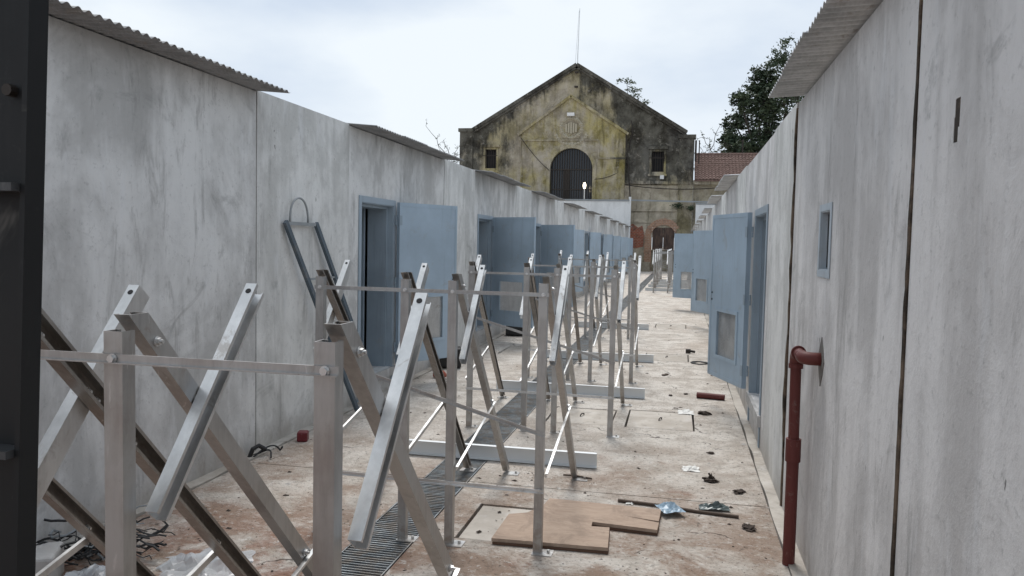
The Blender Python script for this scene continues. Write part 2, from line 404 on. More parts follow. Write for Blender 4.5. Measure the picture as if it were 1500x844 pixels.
# ------------------------------------------------------------------ mesh helpers
class MB:
    def __init__(s):
        s.v, s.f, s.mi = [], [], []
    def add(s, vs, fs, mi=0):
        o = len(s.v)
        s.v += [tuple(v) for v in vs]
        s.f += [tuple(i + o for i in f) for f in fs]
        s.mi += [mi] * len(fs)
        return s
    def box(s, x0, x1, y0, y1, z0, z1, mi=0):
        vs = [(x, y, z) for z in (z0, z1) for y in (y0, y1) for x in (x0, x1)]
        return s.add(vs, [(0, 2, 3, 1), (4, 5, 7, 6), (0, 1, 5, 4), (2, 6, 7, 3), (0, 4, 6, 2), (1, 3, 7, 5)], mi)
    def frame_axes(s, A, B, ref):
        A, B = Vector(A), Vector(B)
        d = (B - A).normalized()
        u = Vector(ref)
        u = (u - d * u.dot(d)).normalized()
        return A, B, d, u, d.cross(u)
    def bar(s, A, B, wu, wv, ref=(0, 0, 1), mi=0):
        """rectangular bar from A to B; wu along ref, wv across"""
        A, B, d, u, v = s.frame_axes(A, B, ref)
        c = [(-1, -1), (1, -1), (1, 1), (-1, 1)]
        vs = [P + u * (a * wu / 2) + v * (b * wv / 2) for P in (A, B) for a, b in c]
        return s.add(vs, [(3, 2, 1, 0), (4, 5, 6, 7), (0, 1, 5, 4), (1, 2, 6, 5), (2, 3, 7, 6), (3, 0, 4, 7)], mi)
    def channel(s, A, B, w, d, t, ref, lip=0.012, flip=1, mi=0, level=False):
        """lipped C channel: web centred on the axis, width w along ref, flanges of depth d towards +v*flip"""
        A, B, dd, u, v = s.frame_axes(A, B, ref)
        v = v * flip
        h = w / 2
        prof = [(-h, 0), (h, 0), (h, d), (h - lip, d), (h - lip, d - t), (h - t, d - t), (h - t, t), (-h + t, t), (-h + t, d - t), (-h + lip, d - t), (-h + lip, d), (-h, d)]
        n = len(prof)
        vs = [P + u * a + v * b for P in (A, B) for a, b in prof]
        if level:                      # ends sawn level instead of square
            vs = [q + dd * (((A if i < n else B).z - q.z) / dd.z) for i, q in enumerate(vs)]
        fs = [(i, (i + 1) % n, n + (i + 1) % n, n + i) for i in range(n)]
        caps = [(0, 1, 6, 7), (1, 2, 5, 6), (2, 3, 4, 5), (0, 7, 8, 11), (8, 9, 10, 11)]
        fs += [tuple(reversed(c)) for c in caps] + [tuple(n + i for i in c) for c in caps]
        return s.add(vs, fs, mi)
    def tube(s, pts, r, n=8, mi=0, cap=True, taper=None):
        pts = [Vector(q) for q in pts]
        rings = []
        ref = Vector((0.31, 0.17, 0.93)).normalized()
        m = len(pts)
        for i, q in enumerate(pts):
            d = (pts[min(i + 1, m - 1)] - pts[max(i - 1, 0)])
            d = d.normalized() if d.length > 1e-9 else Vector((0, 0, 1))
            u = ref - d * ref.dot(d)
            if u.length < 0.1:
                u = Vector((1, 0, 0)) - d * d.x
            u.normalize()
            w = d.cross(u)
            ref = u
            rr = r if taper is None else r + (taper - r) * i / max(1, m - 1)
            rings.append([q + (u * math.cos(2 * math.pi * j / n) + w * math.sin(2 * math.pi * j / n)) * rr for j in range(n)])
        vs = [p for rg in rings for p in rg]
        fs = []
        for i in range(m - 1):
            for j in range(n):
                a, b = i * n + j, i * n + (j + 1) % n
                fs.append((a, b, b + n, a + n))
        if cap:
            fs.append(tuple(range(n - 1, -1, -1)))
            fs.append(tuple((m - 1) * n + j for j in range(n)))
        return s.add(vs, fs, mi)
    def prism(s, poly, fn, t0, t1, mi=0):
        """polygon (u,v) extruded along w from t0 to t1 through fn(u,v,w)"""
        n = len(poly)
        vs = [fn(u, v, t0) for u, v in poly] + [fn(u, v, t1) for u, v in poly]
        fs = [tuple(range(n - 1, -1, -1)), tuple(range(n, 2 * n))] + [(i, (i + 1) % n, n + (i + 1) % n, n + i) for i in range(n)]
        return s.add(vs, fs, mi)
    def plate(s, u0, u1, v0, v1, holes, fn, t0, t1, step=None, mi=0):
        """rectangular plate with rectangular holes (u0,u1,v0,v1), thickness t0..t1 through fn(u,v,w)"""
        us = sorted({u0, u1, *[h[0] for h in holes], *[h[1] for h in holes]})
        vs_ = sorted({v0, v1, *[h[2] for h in holes], *[h[3] for h in holes]})
        def cell(i, j):
            if i < 0 or j < 0 or i >= len(us) - 1 or j >= len(vs_) - 1:
                return False
            cu, cv = (us[i] + us[i + 1]) / 2, (vs_[j] + vs_[j + 1]) / 2
            return not any(h[0] < cu < h[1] and h[2] < cv < h[3] for h in holes)
        idx = {}
        def V(i, j, w):
            k = (i, j, w)
            if k not in idx:
                idx[k] = len(vl)
                vl.append(fn(us[i], vs_[j], (t0, t1)[w]))
            return idx[k]
        vl, fl = [], []
        for i in range(len(us) - 1):
            for j in range(len(vs_) - 1):
                if not cell(i, j):
                    continue
                fl.append((V(i, j, 0), V(i, j + 1, 0), V(i + 1, j + 1, 0), V(i + 1, j, 0)))
                fl.append((V(i, j, 1), V(i + 1, j, 1), V(i + 1, j + 1, 1), V(i, j + 1, 1)))
                if not cell(i - 1, j):
                    fl.append((V(i, j, 0), V(i, j, 1), V(i, j + 1, 1), V(i, j + 1, 0)))
                if not cell(i + 1, j):
                    fl.append((V(i + 1, j, 0), V(i + 1, j + 1, 0), V(i + 1, j + 1, 1), V(i + 1, j, 1)))
                if not cell(i, j - 1):
                    fl.append((V(i, j, 0), V(i + 1, j, 0), V(i + 1, j, 1), V(i, j, 1)))
                if not cell(i, j + 1):
                    fl.append((V(i, j + 1, 0), V(i, j + 1, 1), V(i + 1, j + 1, 1), V(i + 1, j + 1, 0)))
        return s.add(vl, fl, mi)
    def mesh(s, name, mats, smooth=False):
        me = bpy.data.meshes.new(name)
        me.from_pydata(s.v, [], s.f)
        for m in (mats if isinstance(mats, (list, tuple)) else [mats]):
            me.materials.append(MAT[m] if isinstance(m, str) else m)
        if any(s.mi):
            me.polygons.foreach_set('material_index', s.mi)
        if smooth:
            me.polygons.foreach_set('use_smooth', [True] * len(me.polygons))
        me.validate()
        me.update()
        import bmesh
        bm = bmesh.new()
        bm.from_mesh(me)
        bmesh.ops.recalc_face_normals(bm, faces=bm.faces)
        bm.to_mesh(me)
        bm.free()
        return me

def link(name, me, parent=None, loc=None, rot=None):
    o = bpy.data.objects.new(name, me)
    COL.objects.link(o)
    if parent is not None:
        o.parent = parent
    if loc is not None:
        o.location = loc
    if rot is not None:
        o.rotation_euler = rot
    return o
def put(name, mb, mats, parent=None, smooth=False, loc=None, rot=None):
    return link(name, mb.mesh(name, mats, smooth), parent, loc, rot)
def tag(o, label=None, cat=None, group=None, kind=None):
    for k, v in (('label', label), ('category', cat), ('group', group), ('kind', kind)):
        if v:
            o[k] = v
    return o
def thing(name, label, cat, loc=(0, 0, 0), group=None, rz=0):
    o = link(name, None, None, loc, (0, 0, rz))
    return tag(o, label, cat, group)
def bevel(o, w, seg=2):
    m = o.modifiers.new('bevel', 'BEVEL')
    m.width = w
    m.segments = seg
    m.limit_method = 'ANGLE'
    return o
def nz3(x, y, z, s=1.0):
    return noise.noise(Vector((x * s, y * s, z * s)))

# ------------------------------------------------------------------ ground
XL, XR = -3.366, 0.723                 # wall faces
GX0, GX1 = -1.810, -1.486              # drain grating
base = MB()
base.box(-900, 900, -300, 1500, -0.6, -0.25)
ground = put('ground', base, 'ground')
tag(ground, kind='structure')

HATCHES = [  # x0,x1,y0,y1
    (-1.25, -0.62, 4.47, 5.08), (-0.475, 0.165, 7.68, 8.48), (-1.26, -0.63, 7.68, 8.40),
    (-0.50, 0.15, 12.30, 13.10), (-1.28, -0.66, 12.28, 13.05), (-2.80, -2.16, 12.2, 13.2), (-0.5, 0.14, 17.3, 18.1)]
flat = lambda u, v, w: (u, v, w)
joints = [-2.0, 0.35, 2.95, 5.55, 10.72, 15.9, 21.1, 26.3, 31.5, 37, 43, 49, 57.9]
for a, b in zip(joints[:-1], joints[1:]):
    for x0, x1 in ((XL + 0.10, GX0 - 0.012), (GX1 + 0.012, XR - 0.09)):
        hs = [(h[0] - 0.016, h[1] + 0.016, h[2] - 0.016, h[3] + 0.016) for h in HATCHES if h[0] > x0 and h[1] < x1 and h[2] > a and h[3] < b]
        m = MB().plate(x0, x1, a + 0.006, b - 0.006, hs, flat, -0.26, 0.0 if b < 50 else -0.002)
        put('slab', m, 'ground', ground)
m = MB()
m.box(-40, XL - 3.2, -5, 80, -0.26, -0.01)
m.box(XR + 3.2, 40, -5, 80, -0.26, -0.01)
put('yard_slab', m, 'ground', ground)
for x0, x1 in ((XL - 0.02, XL + 0.094), (XR - 0.085, XR + 0.02)):    # pale mortar strips at the foot of the walls
    ys = [-2.0]
    while ys[-1] < 50:
        ys.append(ys[-1] + rnd.uniform(2.2, 3.4))
    for a, b in zip(ys[:-1], ys[1:]):
        mb = MB()
        n = 14
        vs, fs = [], []
        edge_in = x1 if x0 < -1 else x0
        for i in range(n + 1):
            y = a + 0.004 + (b - a - 0.008) * i / n
            j = 0.022 * nz3(0, y, x0, 2.3) + 0.008 * nz3(3, y, x0, 9)
            xa, xb = (x0, x1 + j) if x0 < -1 else (x0 + j, x1)
            h = 0.012 + 0.006 * nz3(5, y, x0, 3)
            vs += [(xa, y, -0.2), (xa, y, h), (xb, y, h), (xb, y, -0.2)]
        for i in range(n):
            o = 4 * i
            fs += [(o + k, o + k + 1, o + k + 5, o + k + 4) for k in range(3)]
        fs += [(0, 1, 2, 3), (4 * n + 3, 4 * n + 2, 4 * n + 1, 4 * n)]
        put('mortar_strip', mb.add(vs, fs), 'mortar', ground)

hlab = ['pale concrete hatch cover partly under the plywood sheet', 'square concrete hatch cover with iron loop, right of the second frame row',
        'concrete hatch cover beside the drain under the third frame row', 'cracked concrete hatch cover beyond the short red pipe, right of frames',
        'concrete hatch cover behind the fourth frame row near the drain', 'concrete hatch cover left of the drain, near the second blue door',
        'farthest concrete hatch cover in the middle of the passage']
for i, (h, lb) in enumerate(zip(HATCHES, hlab)):
    cx, cy = (h[0] + h[1]) / 2, (h[2] + h[3]) / 2
    t = thing('hatch_cover', lb, 'hatch cover', (cx, cy, -0.06), 'hatch covers in the paving')
    t.rotation_euler = (0, 0, R(rnd.uniform(-0.8, 0.8)))
    w, d = (h[1] - h[0]) / 2 - 0.002, (h[3] - h[2]) / 2 - 0.002
    bevel(put('lid', MB().box(-w, w, -d, d, -0.05, 0.052 + rnd.uniform(0, 0.01)), 'lid', t), 0.006)
    put('lifting_loop', MB().tube([(-0.012, -0.05, 0.06), (-0.012, -0.045, 0.075), (0, 0.0, 0.083), (0.012, 0.045, 0.075), (0.012, 0.05, 0.06)], 0.006, 6), 'iron', t)

# ---- drain grating
dg = thing('drain_grating', 'long grey steel bar grating over the drain down the middle of the passage', 'grating', (0, 2.4, 0))
put('trench', MB().box(GX0 - 0.05, GX0 - 0.006, 0, 48, -0.24, -0.05).box(GX1 + 0.006, GX1 + 0.05, 0, 48, -0.24, -0.05).box(GX0 - 0.05, GX1 + 0.05, 0, 48, -0.249, -0.2), 'dark', dg)
bar_me = MB().box(GX0 + 0.004, GX1 - 0.004, -0.0035, 0.0035, -0.028, 0.0).mesh('bar', 'grate')
NB = 300
pitch = 0.031
for i in range(NB):
    link('bar', bar_me, dg, (0, 0.03 + i * pitch, rnd.uniform(-0.0012, 0.0012)))
m = MB()
y = 0.03 + NB * pitch
while y < 47.9:
    m.box(GX0 + 0.004, GX1 - 0.004, y - 0.0045, y + 0.0045, -0.028, 0.0)
    y += pitch
tag(put('far_bars', m, 'grate', dg), kind='stuff')
for x in (GX0 - 0.005, GX1 - 0.001):
    put('edge_angle', MB().box(x, x + 0.006, 0, 48, -0.04, 0.004), 'grate', dg)
for x in (GX0 + 0.08, GX0 + 0.162, GX0 + 0.244):
    put('tie_rod', MB().box(x - 0.003, x + 0.003, 0, 48, -0.022, -0.012), 'grate', dg)

# ------------------------------------------------------------------ cells
def wave_sheet(width, depth, pitch=0.076, amp=0.0095):
    n = int(round(width / pitch * 8))
    vs, fs = [], []
    for i in range(n + 1):
        y = width * i / n
        z = amp * math.sin(2 * math.pi * y / pitch)
        vs += [(0, y, z), (-depth * 0.5, y, z), (-depth, y, z)]
    for i in range(n):
        o = 3 * i
        fs += [(o, o + 1, o + 4, o + 3), (o + 1, o + 2, o + 5, o + 4)]
    mb = MB().add(vs, fs)
    me = mb.mesh('roof_sheet', 'roof', True)
    return me
SHEET_W = 0.836
sheet_me = wave_sheet(SHEET_W, 3.2)

sheet_l = sheet_me.copy()
sheet_l.materials[0] = MAT['roof_l']
def roof(parent, y0, y1, xe, z, side, oy=0.0):
    """corrugated sheets, eave at xe; the passage is on side (+1: roof lies to -X)"""
    n = max(1, int(round((y1 - y0) / 0.76)))
    for i in range(n):
        o = link('roof_sheet', sheet_l if side > 0 else sheet_me, parent)
        k = (y1 - y0) / n
        o.location = (xe + rnd.uniform(-0.012, 0.012), oy + y0 + i * k + (k - SHEET_W) / 2, z + 0.004 * (i % 2) + rnd.uniform(-0.004, 0.004))
        o.scale = (1 if side > 0 else -1, 1, 1)
        o.rotation_euler = (0, R(5 if side > 0 else -3), 0)
        s = o.modifiers.new('solid', 'SOLIDIFY')
        s.thickness = 0.002

# door leaf shared meshes: hinge axis at origin, leaf along +X, thickness in Y (inner face towards -Y)
LW, LH = 0.96, 1.93
VT = (0.20, 0.74, 0.26, 0.80)
leaf_me = MB().plate(0.012, LW, 0.0, LH, [VT], lambda u, v, w: (u, w, v), -0.045, 0.0).mesh('door_leaf', 'blue')
edge_me = MB().box(0.012, 0.045, -0.049, -0.0455, 0.012, LH - 0.012).box(LW - 0.035, LW - 0.002, -0.049, -0.0455, 0.012, LH - 0.012).box(0.046, LW - 0.036, -0.049, -0.0455, LH - 0.045, LH - 0.012).box(0.046, LW - 0.036, -0.049, -0.0455, 0.012, 0.045).mesh('edge_fold', 'blue')
vf = MB().plate(VT[0] - 0.03, VT[1] + 0.03, VT[2] - 0.03, VT[3] + 0.03, [(VT[0] + 0.012, VT[1] - 0.012, VT[2] + 0.012, VT[3] - 0.012)], lambda u, v, w: (u, w, v), -0.054, -0.0458)
vent_frame_me = vf.mesh('vent_frame', 'blue')
vm = MB()
w_, h_ = VT[1] - VT[0], VT[3] - VT[2]
n_ = 26
for sgn in (1, -1):
    for i in range(-n_, n_ * 2):
        # diamonds of expanded metal
        c = i * (w_ / n_)
        u0 = max(0.0, c)
        u1 = min(w_, c + h_ * 0.62)
        if u1 - u0 < 0.005:
            continue
        v0, v1 = (u0 - c) / 0.62, (u1 - c) / 0.62
        if sgn < 0:
            a, b = (VT[1] - u0, -0.022, VT[2] + v0), (VT[1] - u1, -0.022, VT[2] + v1)
        else:
            a, b = (VT[0] + u0, -0.024, VT[2] + v0), (VT[0] + u1, -0.024, VT[2] + v1)
        vm.bar(a, b, 0.003, 0.0065, (0, 1, 0))
vent_me = vm.mesh('vent_mesh', 'galv_new')
hinge_me = MB().tube([(0, 0, 0), (0, 0, 0.055)], 0.012, 10).tube([(0, 0, 0.058), (0, 0, 0.115)], 0.012, 10).box(0.006, 0.05, -0.052, -0.0465, 0.0, 0.115).mesh('hinge', 'blue_dark')
lock_me = MB().tube([(LW - 0.06, -0.052, 1.00), (LW - 0.06, -0.044, 1.00)], 0.011, 8).tube([(LW - 0.06, -0.052, 0.92), (LW - 0.06, -0.044, 0.92)], 0.011, 8).mesh('lock_hole', 'dark')

def door_leaf(parent, hx, hy, z0, ang, side, oy=0):
    """side=+1 left wall (leaf swings from -Y via +X); ang measured from +X towards +Y"""
    d = link('door', leaf_me, parent, (hx, hy - oy, z0))
    # left: leaf direction (cos a, sin a); inner face (towards camera) is local -Y -> rotated
    if side > 0:
        d.rotation_euler = (0, 0, ang)
    else:
        d.scale = (-1, 1, 1)
        d.rotation_euler = (0, 0, -ang)
    link('edge_fold', edge_me, d)
    link('vent_frame', vent_frame_me, d)
    link('vent_mesh', vent_me, d)
    link('lock_hole', lock_me, d)
    for z in (0.14, 0.92, 1.66):
        link('hinge', hinge_me, d, (0, 0, z))
    return d

def joint_strip(y, zt, sx, out):
    """rusty strip of filler squeezed out of a panel joint, uneven along its height"""
    m = MB()
    n = 60
    vs, fs = [], []
    for i in range(n + 1):
        z = -0.2 + (zt + 0.19) * i / n
        o = out * (0.55 + 0.9 * abs(nz3(y, z, 1.7, 2.1)) + 0.5 * abs(nz3(y, z, 4.2, 7)))
        w = 0.0125 + 0.007 * nz3(2, z, y, 3)
        vs += [(sx * 0.10, y - w, z), (-sx * o * 0.6, y - w, z), (-sx * o, y, z), (-sx * o * 0.6, y + w, z), (sx * 0.10, y + w, z)]
    for i in range(n):
        o = 5 * i
        fs += [(o + k, o + k + 1, o + k + 6, o + k + 5) for k in range(4)]
    return m.add(vs, fs)
def cell(side, y0, y1, yi, dy0, dy1, zt, leaf, label, roofed=True, mat='wall_l', zd0=0.25, zd1=2.20, roof_z=None, holes=(), near_end=None, cuts=()):
    """one precast cell: front wall y0..y1 with a door dy0..dy1, infill panel yi..y0 on its near side"""
    X = XL if side > 0 else XR
    s = side
    oy = y0
    t = thing('concrete_cell', label, 'prison cell', (X, oy, 0), 'concrete cells left of the passage' if s > 0 else 'concrete cells right of the passage')
    fn = lambda u, v, w: (-s * w, u - oy, v)              # w = depth into the building
    hl = list(holes)
    if dy0 is not None:
        hl.append((dy0, dy1, zd0, zd1))
    edges = [y0] + list(cuts) + [y1]
    for a, b in zip(edges[:-1], edges[1:]):
        hh = [h for h in hl if a < h[0] and h[1] < b]
        put('wall_panel', MB().plate(a + (0.014 if cuts and a != y0 else 0.002), b - (0.014 if cuts else 0.002), -0.24, zt, hh, fn, 0.0, 0.14), mat, t)
    for c in cuts:
        put('joint_filler', joint_strip(c - oy, zt, -s, 0.009), 'filler', t)
    # the room behind
    room = MB()
    xx = sorted((-s * 0.145, -s * 3.0))
    room.box(*sorted((-s * 2.9, -s * 3.0)), y0 - oy, y1 - oy, -0.2, zt - 0.05)
    room.box(*xx, y0 - oy + 0.01, y0 - oy + 0.12, -0.2, zt - 0.05)
    room.box(*xx, y1 - oy - 0.12, y1 - oy - 0.01, -0.2, zt - 0.05)
    room.box(*xx, y0 - oy + 0.125, y1 - oy - 0.125, zd0 - 0.15, zd0 - 0.01)
    room.box(*xx, y0 - oy + 0.125, y1 - oy - 0.125, zt - 0.18, zt - 0.06)
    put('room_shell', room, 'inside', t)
    if yi is not None:
        put('infill_panel', MB().plate(yi + 0.002, y0 + 0.003, -0.24, zt + 0.015, [], fn, -0.003, 0.12), 'infill', t)
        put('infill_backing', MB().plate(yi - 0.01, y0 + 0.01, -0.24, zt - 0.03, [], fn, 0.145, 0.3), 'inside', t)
    if roofed:
        rz = zt + 0.05 if roof_z is None else roof_z
        xe = s * (0.30 if s > 0 else 0.19)
        e0 = near_end if near_end is not None else y0
        roof(t, e0 - oy, y1 - oy, xe, rz, s)
        put('eave_shadow', MB().box(*sorted((-s * 0.035, -s * 0.10)), y0 - oy + 0.01, y1 - oy - 0.01, zt + 0.001, zt + 0.012), 'dark', t)  # dark strip standing in for the shadowed gap below the roof sheets
    if dy0 is not None:
        # steel frame lining the opening
        fr = put('door_frame', MB().plate(dy0 - 0.03, dy1 + 0.03, zd0 - 0.0, zd1 + 0.03, [(dy0 + 0.035, dy1 - 0.035, zd0 - 1, zd1 - 0.035)], fn, -0.012, -0.003)
                 .plate(dy0 + 0.003, dy1 - 0.003, zd0, zd1 - 0.003, [(dy0 + 0.045, dy1 - 0.045, zd0 - 1, zd1 - 0.045)], fn, -0.002, 0.06)
                 .plate(dy0 + 0.003, dy1 - 0.003, zd0, zd1 - 0.003, [(dy0 + 0.075, dy1 - 0.075, zd0 - 1, zd1 - 0.075)], fn, 0.062, 0.30), 'blue_dark', t)
        put('threshold', MB().box(*sorted((s * 0.03, -s * 0.30)), dy0 - oy - 0.06, dy1 - oy + 0.06, zd0 - 0.10, zd0 - 0.002), 'sill', t)
        # a half-open inner leaf stands inside on the far jamb
        put('inner_leaf', MB().box(*sorted((-s * 0.32, -s * 1.15)), dy1 - oy - 0.14, dy1 - oy - 0.10, zd0 + 0.02, zd1 - 0.06), 'blue_dark', t)
        if leaf is not None:
            door_leaf(t, s * 0.035, dy1 - 0.01, zd0 + 0.03, leaf, s, oy)
    return t

ORD = ['first', 'second', 'third', 'fourth', 'fifth', 'sixth', 'seventh', 'eighth', 'ninth', 'tenth']
# ---- left row
cell(1, 0.2, 5.83, None, None, None, 2.925, None, 'nearest grey concrete cell on the left, blank wall under wavy roof edge', near_end=0.2, roof_z=2.915)
PL = 5.04
leafL = [60, -27, -25, 73, 71, 70, 72, 70, 71]
for i in range(9):
    y0 = 7.64 + PL * i
    dy = 7.93 + 5.0 * i
    lb = ['left concrete cell whose wide-open blue door is nearest the camera', 'left concrete cell with the second, shaded blue door and broken vent', 'left concrete cell with the third, shaded blue door',
          'fourth blue-doored concrete cell along the left row', 'fifth blue-doored concrete cell along the left row', 'sixth blue-doored concrete cell along the left row', 'seventh blue-doored concrete cell along the left row',
          'eighth blue-doored concrete cell along the left row', 'last concrete cell on the left, against the white end wall'][i]
    yi = (5.84 if i == 0 else 7.64 + PL * (i - 1) + 3.33)
    cell(1, y0, y0 + 3.32, yi, dy, dy + 1.03, 2.922, R(leafL[i]), lb, roof_z=2.914)
# ---- right row
WIN = (4.20, 4.48, 1.645, 1.965)
t = cell(-1, -1.5, 5.56, None, None, None, 2.715, None, 'nearest concrete cell on the right with small slot window and wall joints', mat='wall_r', roof_z=2.765, holes=[WIN, (2.365, 2.405, 2.10, 2.18), (2.375, 2.41, 2.06, 2.13)], cuts=(2.785,), near_end=-1.5)
wf = put('window', MB().plate(WIN[0] - 0.035, WIN[1] + 0.035, WIN[2] - 0.03, WIN[3] + 0.03, [(WIN[0] + 0.006, WIN[1] - 0.006, WIN[2] + 0.006, WIN[3] - 0.006)], lambda u, v, w: (w, u + 1.5, v), -0.006, -0.002)
         .plate(WIN[0] + 0.003, WIN[1] - 0.003, WIN[2] + 0.003, WIN[3] - 0.003, [(WIN[0] + 0.012, WIN[1] - 0.012, WIN[2] + 0.012, WIN[3] - 0.012)], lambda u, v, w: (w, u + 1.5, v), -0.001, 0.13), 'win_frame', t)
put('pane', MB().box(0.03, 0.036, WIN[0] + 1.5 + 0.02, WIN[1] + 1.5 - 0.02, WIN[2] + 0.02, WIN[3] - 0.02), 'dark', wf)
put('cavity', MB().box(0.001, 0.13, 3.8665, 3.9085, 2.062, 2.178), 'filler', t)
put('joint_filler', joint_strip(7.074, 2.70, 1, 0.016), 'filler', t)
rc = [(6.86, 9.80, 5.588, 7.18, 8.30, 71, False, 'right concrete cell whose open blue door is nearest the camera, without roof edge'),
      (11.47, 14.25, 9.81, 11.75, 12.85, 85, True, 'right concrete cell just behind the nearest blue right-hand door'),
      (15.94, 18.82, 14.26, 16.25, 17.30, 65, True, 'right concrete cell with the second visible blue door'),
      (20.9, 24.1, 18.83, 21.2, 22.25, 24, True, 'right concrete cell with the farthest blue door, swung square into the passage')]
for y0, y1, yi, a, b, ang, rf, lb in rc:
    cell(-1, y0, y1, yi, a, b, 2.715, R(ang), lb, roofed=rf, mat='wall_r', zd0=0.30, zd1=2.11, roof_z=2.75)
y = 24.11
for i in range(6):
    y0 = y + 1.65
    cell(-1, y0, y0 + 3.1, y, y0 + 0.3, y0 + 1.3, 2.715, None, ['fifth', 'sixth', 'seventh', 'eighth', 'ninth', 'tenth'][i] + ' concrete cell along the right row, only its roof edge showing', mat='wall_r', zd0=0.30, zd1=2.11, roof_z=2.75)
    y = y0 + 3.11
# scale right-hand leaves a little shorter to suit the lower openings
for o in bpy.data.objects:
    if o.name.startswith('door') and o.data == leaf_me and o.scale.x < 0:
        o.scale.z = 0.925

# ------------------------------------------------------------------ bolted steel frames
PX = [0.0, -0.525, -0.81, -1.34]
def mk(f, name, mat):
    m = MB()
    f(m)
    return m.mesh(name, mat)
PW, PD, TH = 0.049, 0.044, 0.003
post_R = mk(lambda m: m.channel((0, 0, 0.004), (0, 0, 1.537), PW, PD, TH, (1, 0, 0), 0.012, 1), 'post', 'galv')
foot_me = mk(lambda m: m.box(-0.03, 0.085, -0.02, 0.075, 0.0, 0.006).tube([(0.06, 0.03, 0.006), (0.06, 0.03, 0.022)], 0.009, 6), 'foot_plate', 'galv_new')
BA, BB = Vector((0, 0.00, 1.575)), Vector((0, 1.52, 0.02))
bdir = (BB - BA).normalized()
bref = Vector((1, 0, 0)).cross(bdir)
# web outward (+X) for the right-hand pair, open side outward for the left-hand pair
brace_R = mk(lambda m: m.channel((0.030, BA.y + 0.05, BA.z), (0.030, BB.y, BB.z), 0.050, 0.040, TH, bref, 0.010, -1, 0, True), 'brace', 'galv')
brace_L = mk(lambda m: m.channel((-0.030, BA.y + 0.05, BA.z), (-0.030, BB.y, BB.z), 0.056, 0.042, TH, bref, 0.010, 1, 0, True), 'brace', 'galv_dull')
AA, AB = Vector((0, 0.07, 1.075)), Vector((0, 0.52, 1.605))
adir = (AB - AA).normalized()
aref = Vector((1, 0, 0)).cross(adir)
arm_R = mk(lambda m: m.channel((0.033, AA.y, AA.z), (0.033, AB.y, AB.z), 0.056, 0.034, TH, aref, 0.011, 1), 'arm', 'galv_new')
arm_L = mk(lambda m: m.channel((-0.033, AA.y, AA.z), (-0.033, AB.y, AB.z), 0.062, 0.036, TH, aref, 0.011, -1), 'arm', 'galv_new')

strut_R = mk(lambda m: m.bar((0.0355, 0.02, 0.44), (0.0355, 0.96, 0.64), 0.024, 0.005, (0, 0, 1)).bar((0.041, 0.02, 0.450), (0.041, 0.96, 0.650), 0.004, 0.014, (0, 0, 1)), 'strut', 'galv_new')
strut_L = mk(lambda m: m.bar((-0.0355, 0.02, 0.44), (-0.0355, 0.96, 0.64), 0.024, 0.005, (0, 0, 1)).bar((-0.041, 0.02, 0.450), (-0.041, 0.96, 0.650), 0.004, 0.014, (0, 0, 1)), 'strut', 'galv_new')
def angle_rail(m, A, B):
    m.bar(A, B, 0.021, 0.004, (0, 0, 1))
    dz = Vector((0, -0.007, -0.009))
    m.bar(Vector(A) + dz, Vector(B) + dz, 0.003, 0.010, (0, 0, 1))
rail_top = mk(lambda m: angle_rail(m, (PX[3] - 0.03, -0.0035, 1.475), (0.035, -0.0035, 1.475)), 'top_rail', 'galv')
rail_low = mk(lambda m: angle_rail(m, (PX[3] - 0.03, -0.0035, 0.375), (0.03, -0.0035, 0.365)), 'bottom_rail', 'galv_new')
rail_dia = mk(lambda m: angle_rail(m, (PX[3] - 0.02, -0.0035, 1.07), (0.03, -0.0035, 0.685)), 'diagonal_rail', 'galv')
def bolt_mesh(ax):
    m = MB()
    if ax == 'x':
        m.tube([(0, 0, 0), (0.003, 0, 0)], 0.013, 12).tube([(0.003, 0, 0), (0.011, 0, 0)], 0.0095, 6).tube([(0.011, 0, 0), (0.018, 0, 0)], 0.005, 8)
    else:
        m.tube([(0, 0, 0), (0, -0.003, 0)], 0.012, 12).tube([(0, -0.003, 0), (0, -0.010, 0)], 0.009, 6)
    return m.mesh('bolt', 'galv_new')
bolt_x, bolt_y = bolt_mesh('x'), bolt_mesh('y')
nrm_ = -aref if aref.z < 0 else aref
hc_ = AA.lerp(AB, 0.96)
hole_me = {}
for sx, hw in ((1, 0.028), (-1, 0.031)):
    c_ = Vector((sx * 0.050, hc_.y, hc_.z)) + nrm_ * hw
    hole_me[sx] = MB().tube([c_, c_ + nrm_ * 0.0012], 0.0085, 12).mesh('bolt_hole', 'dark')

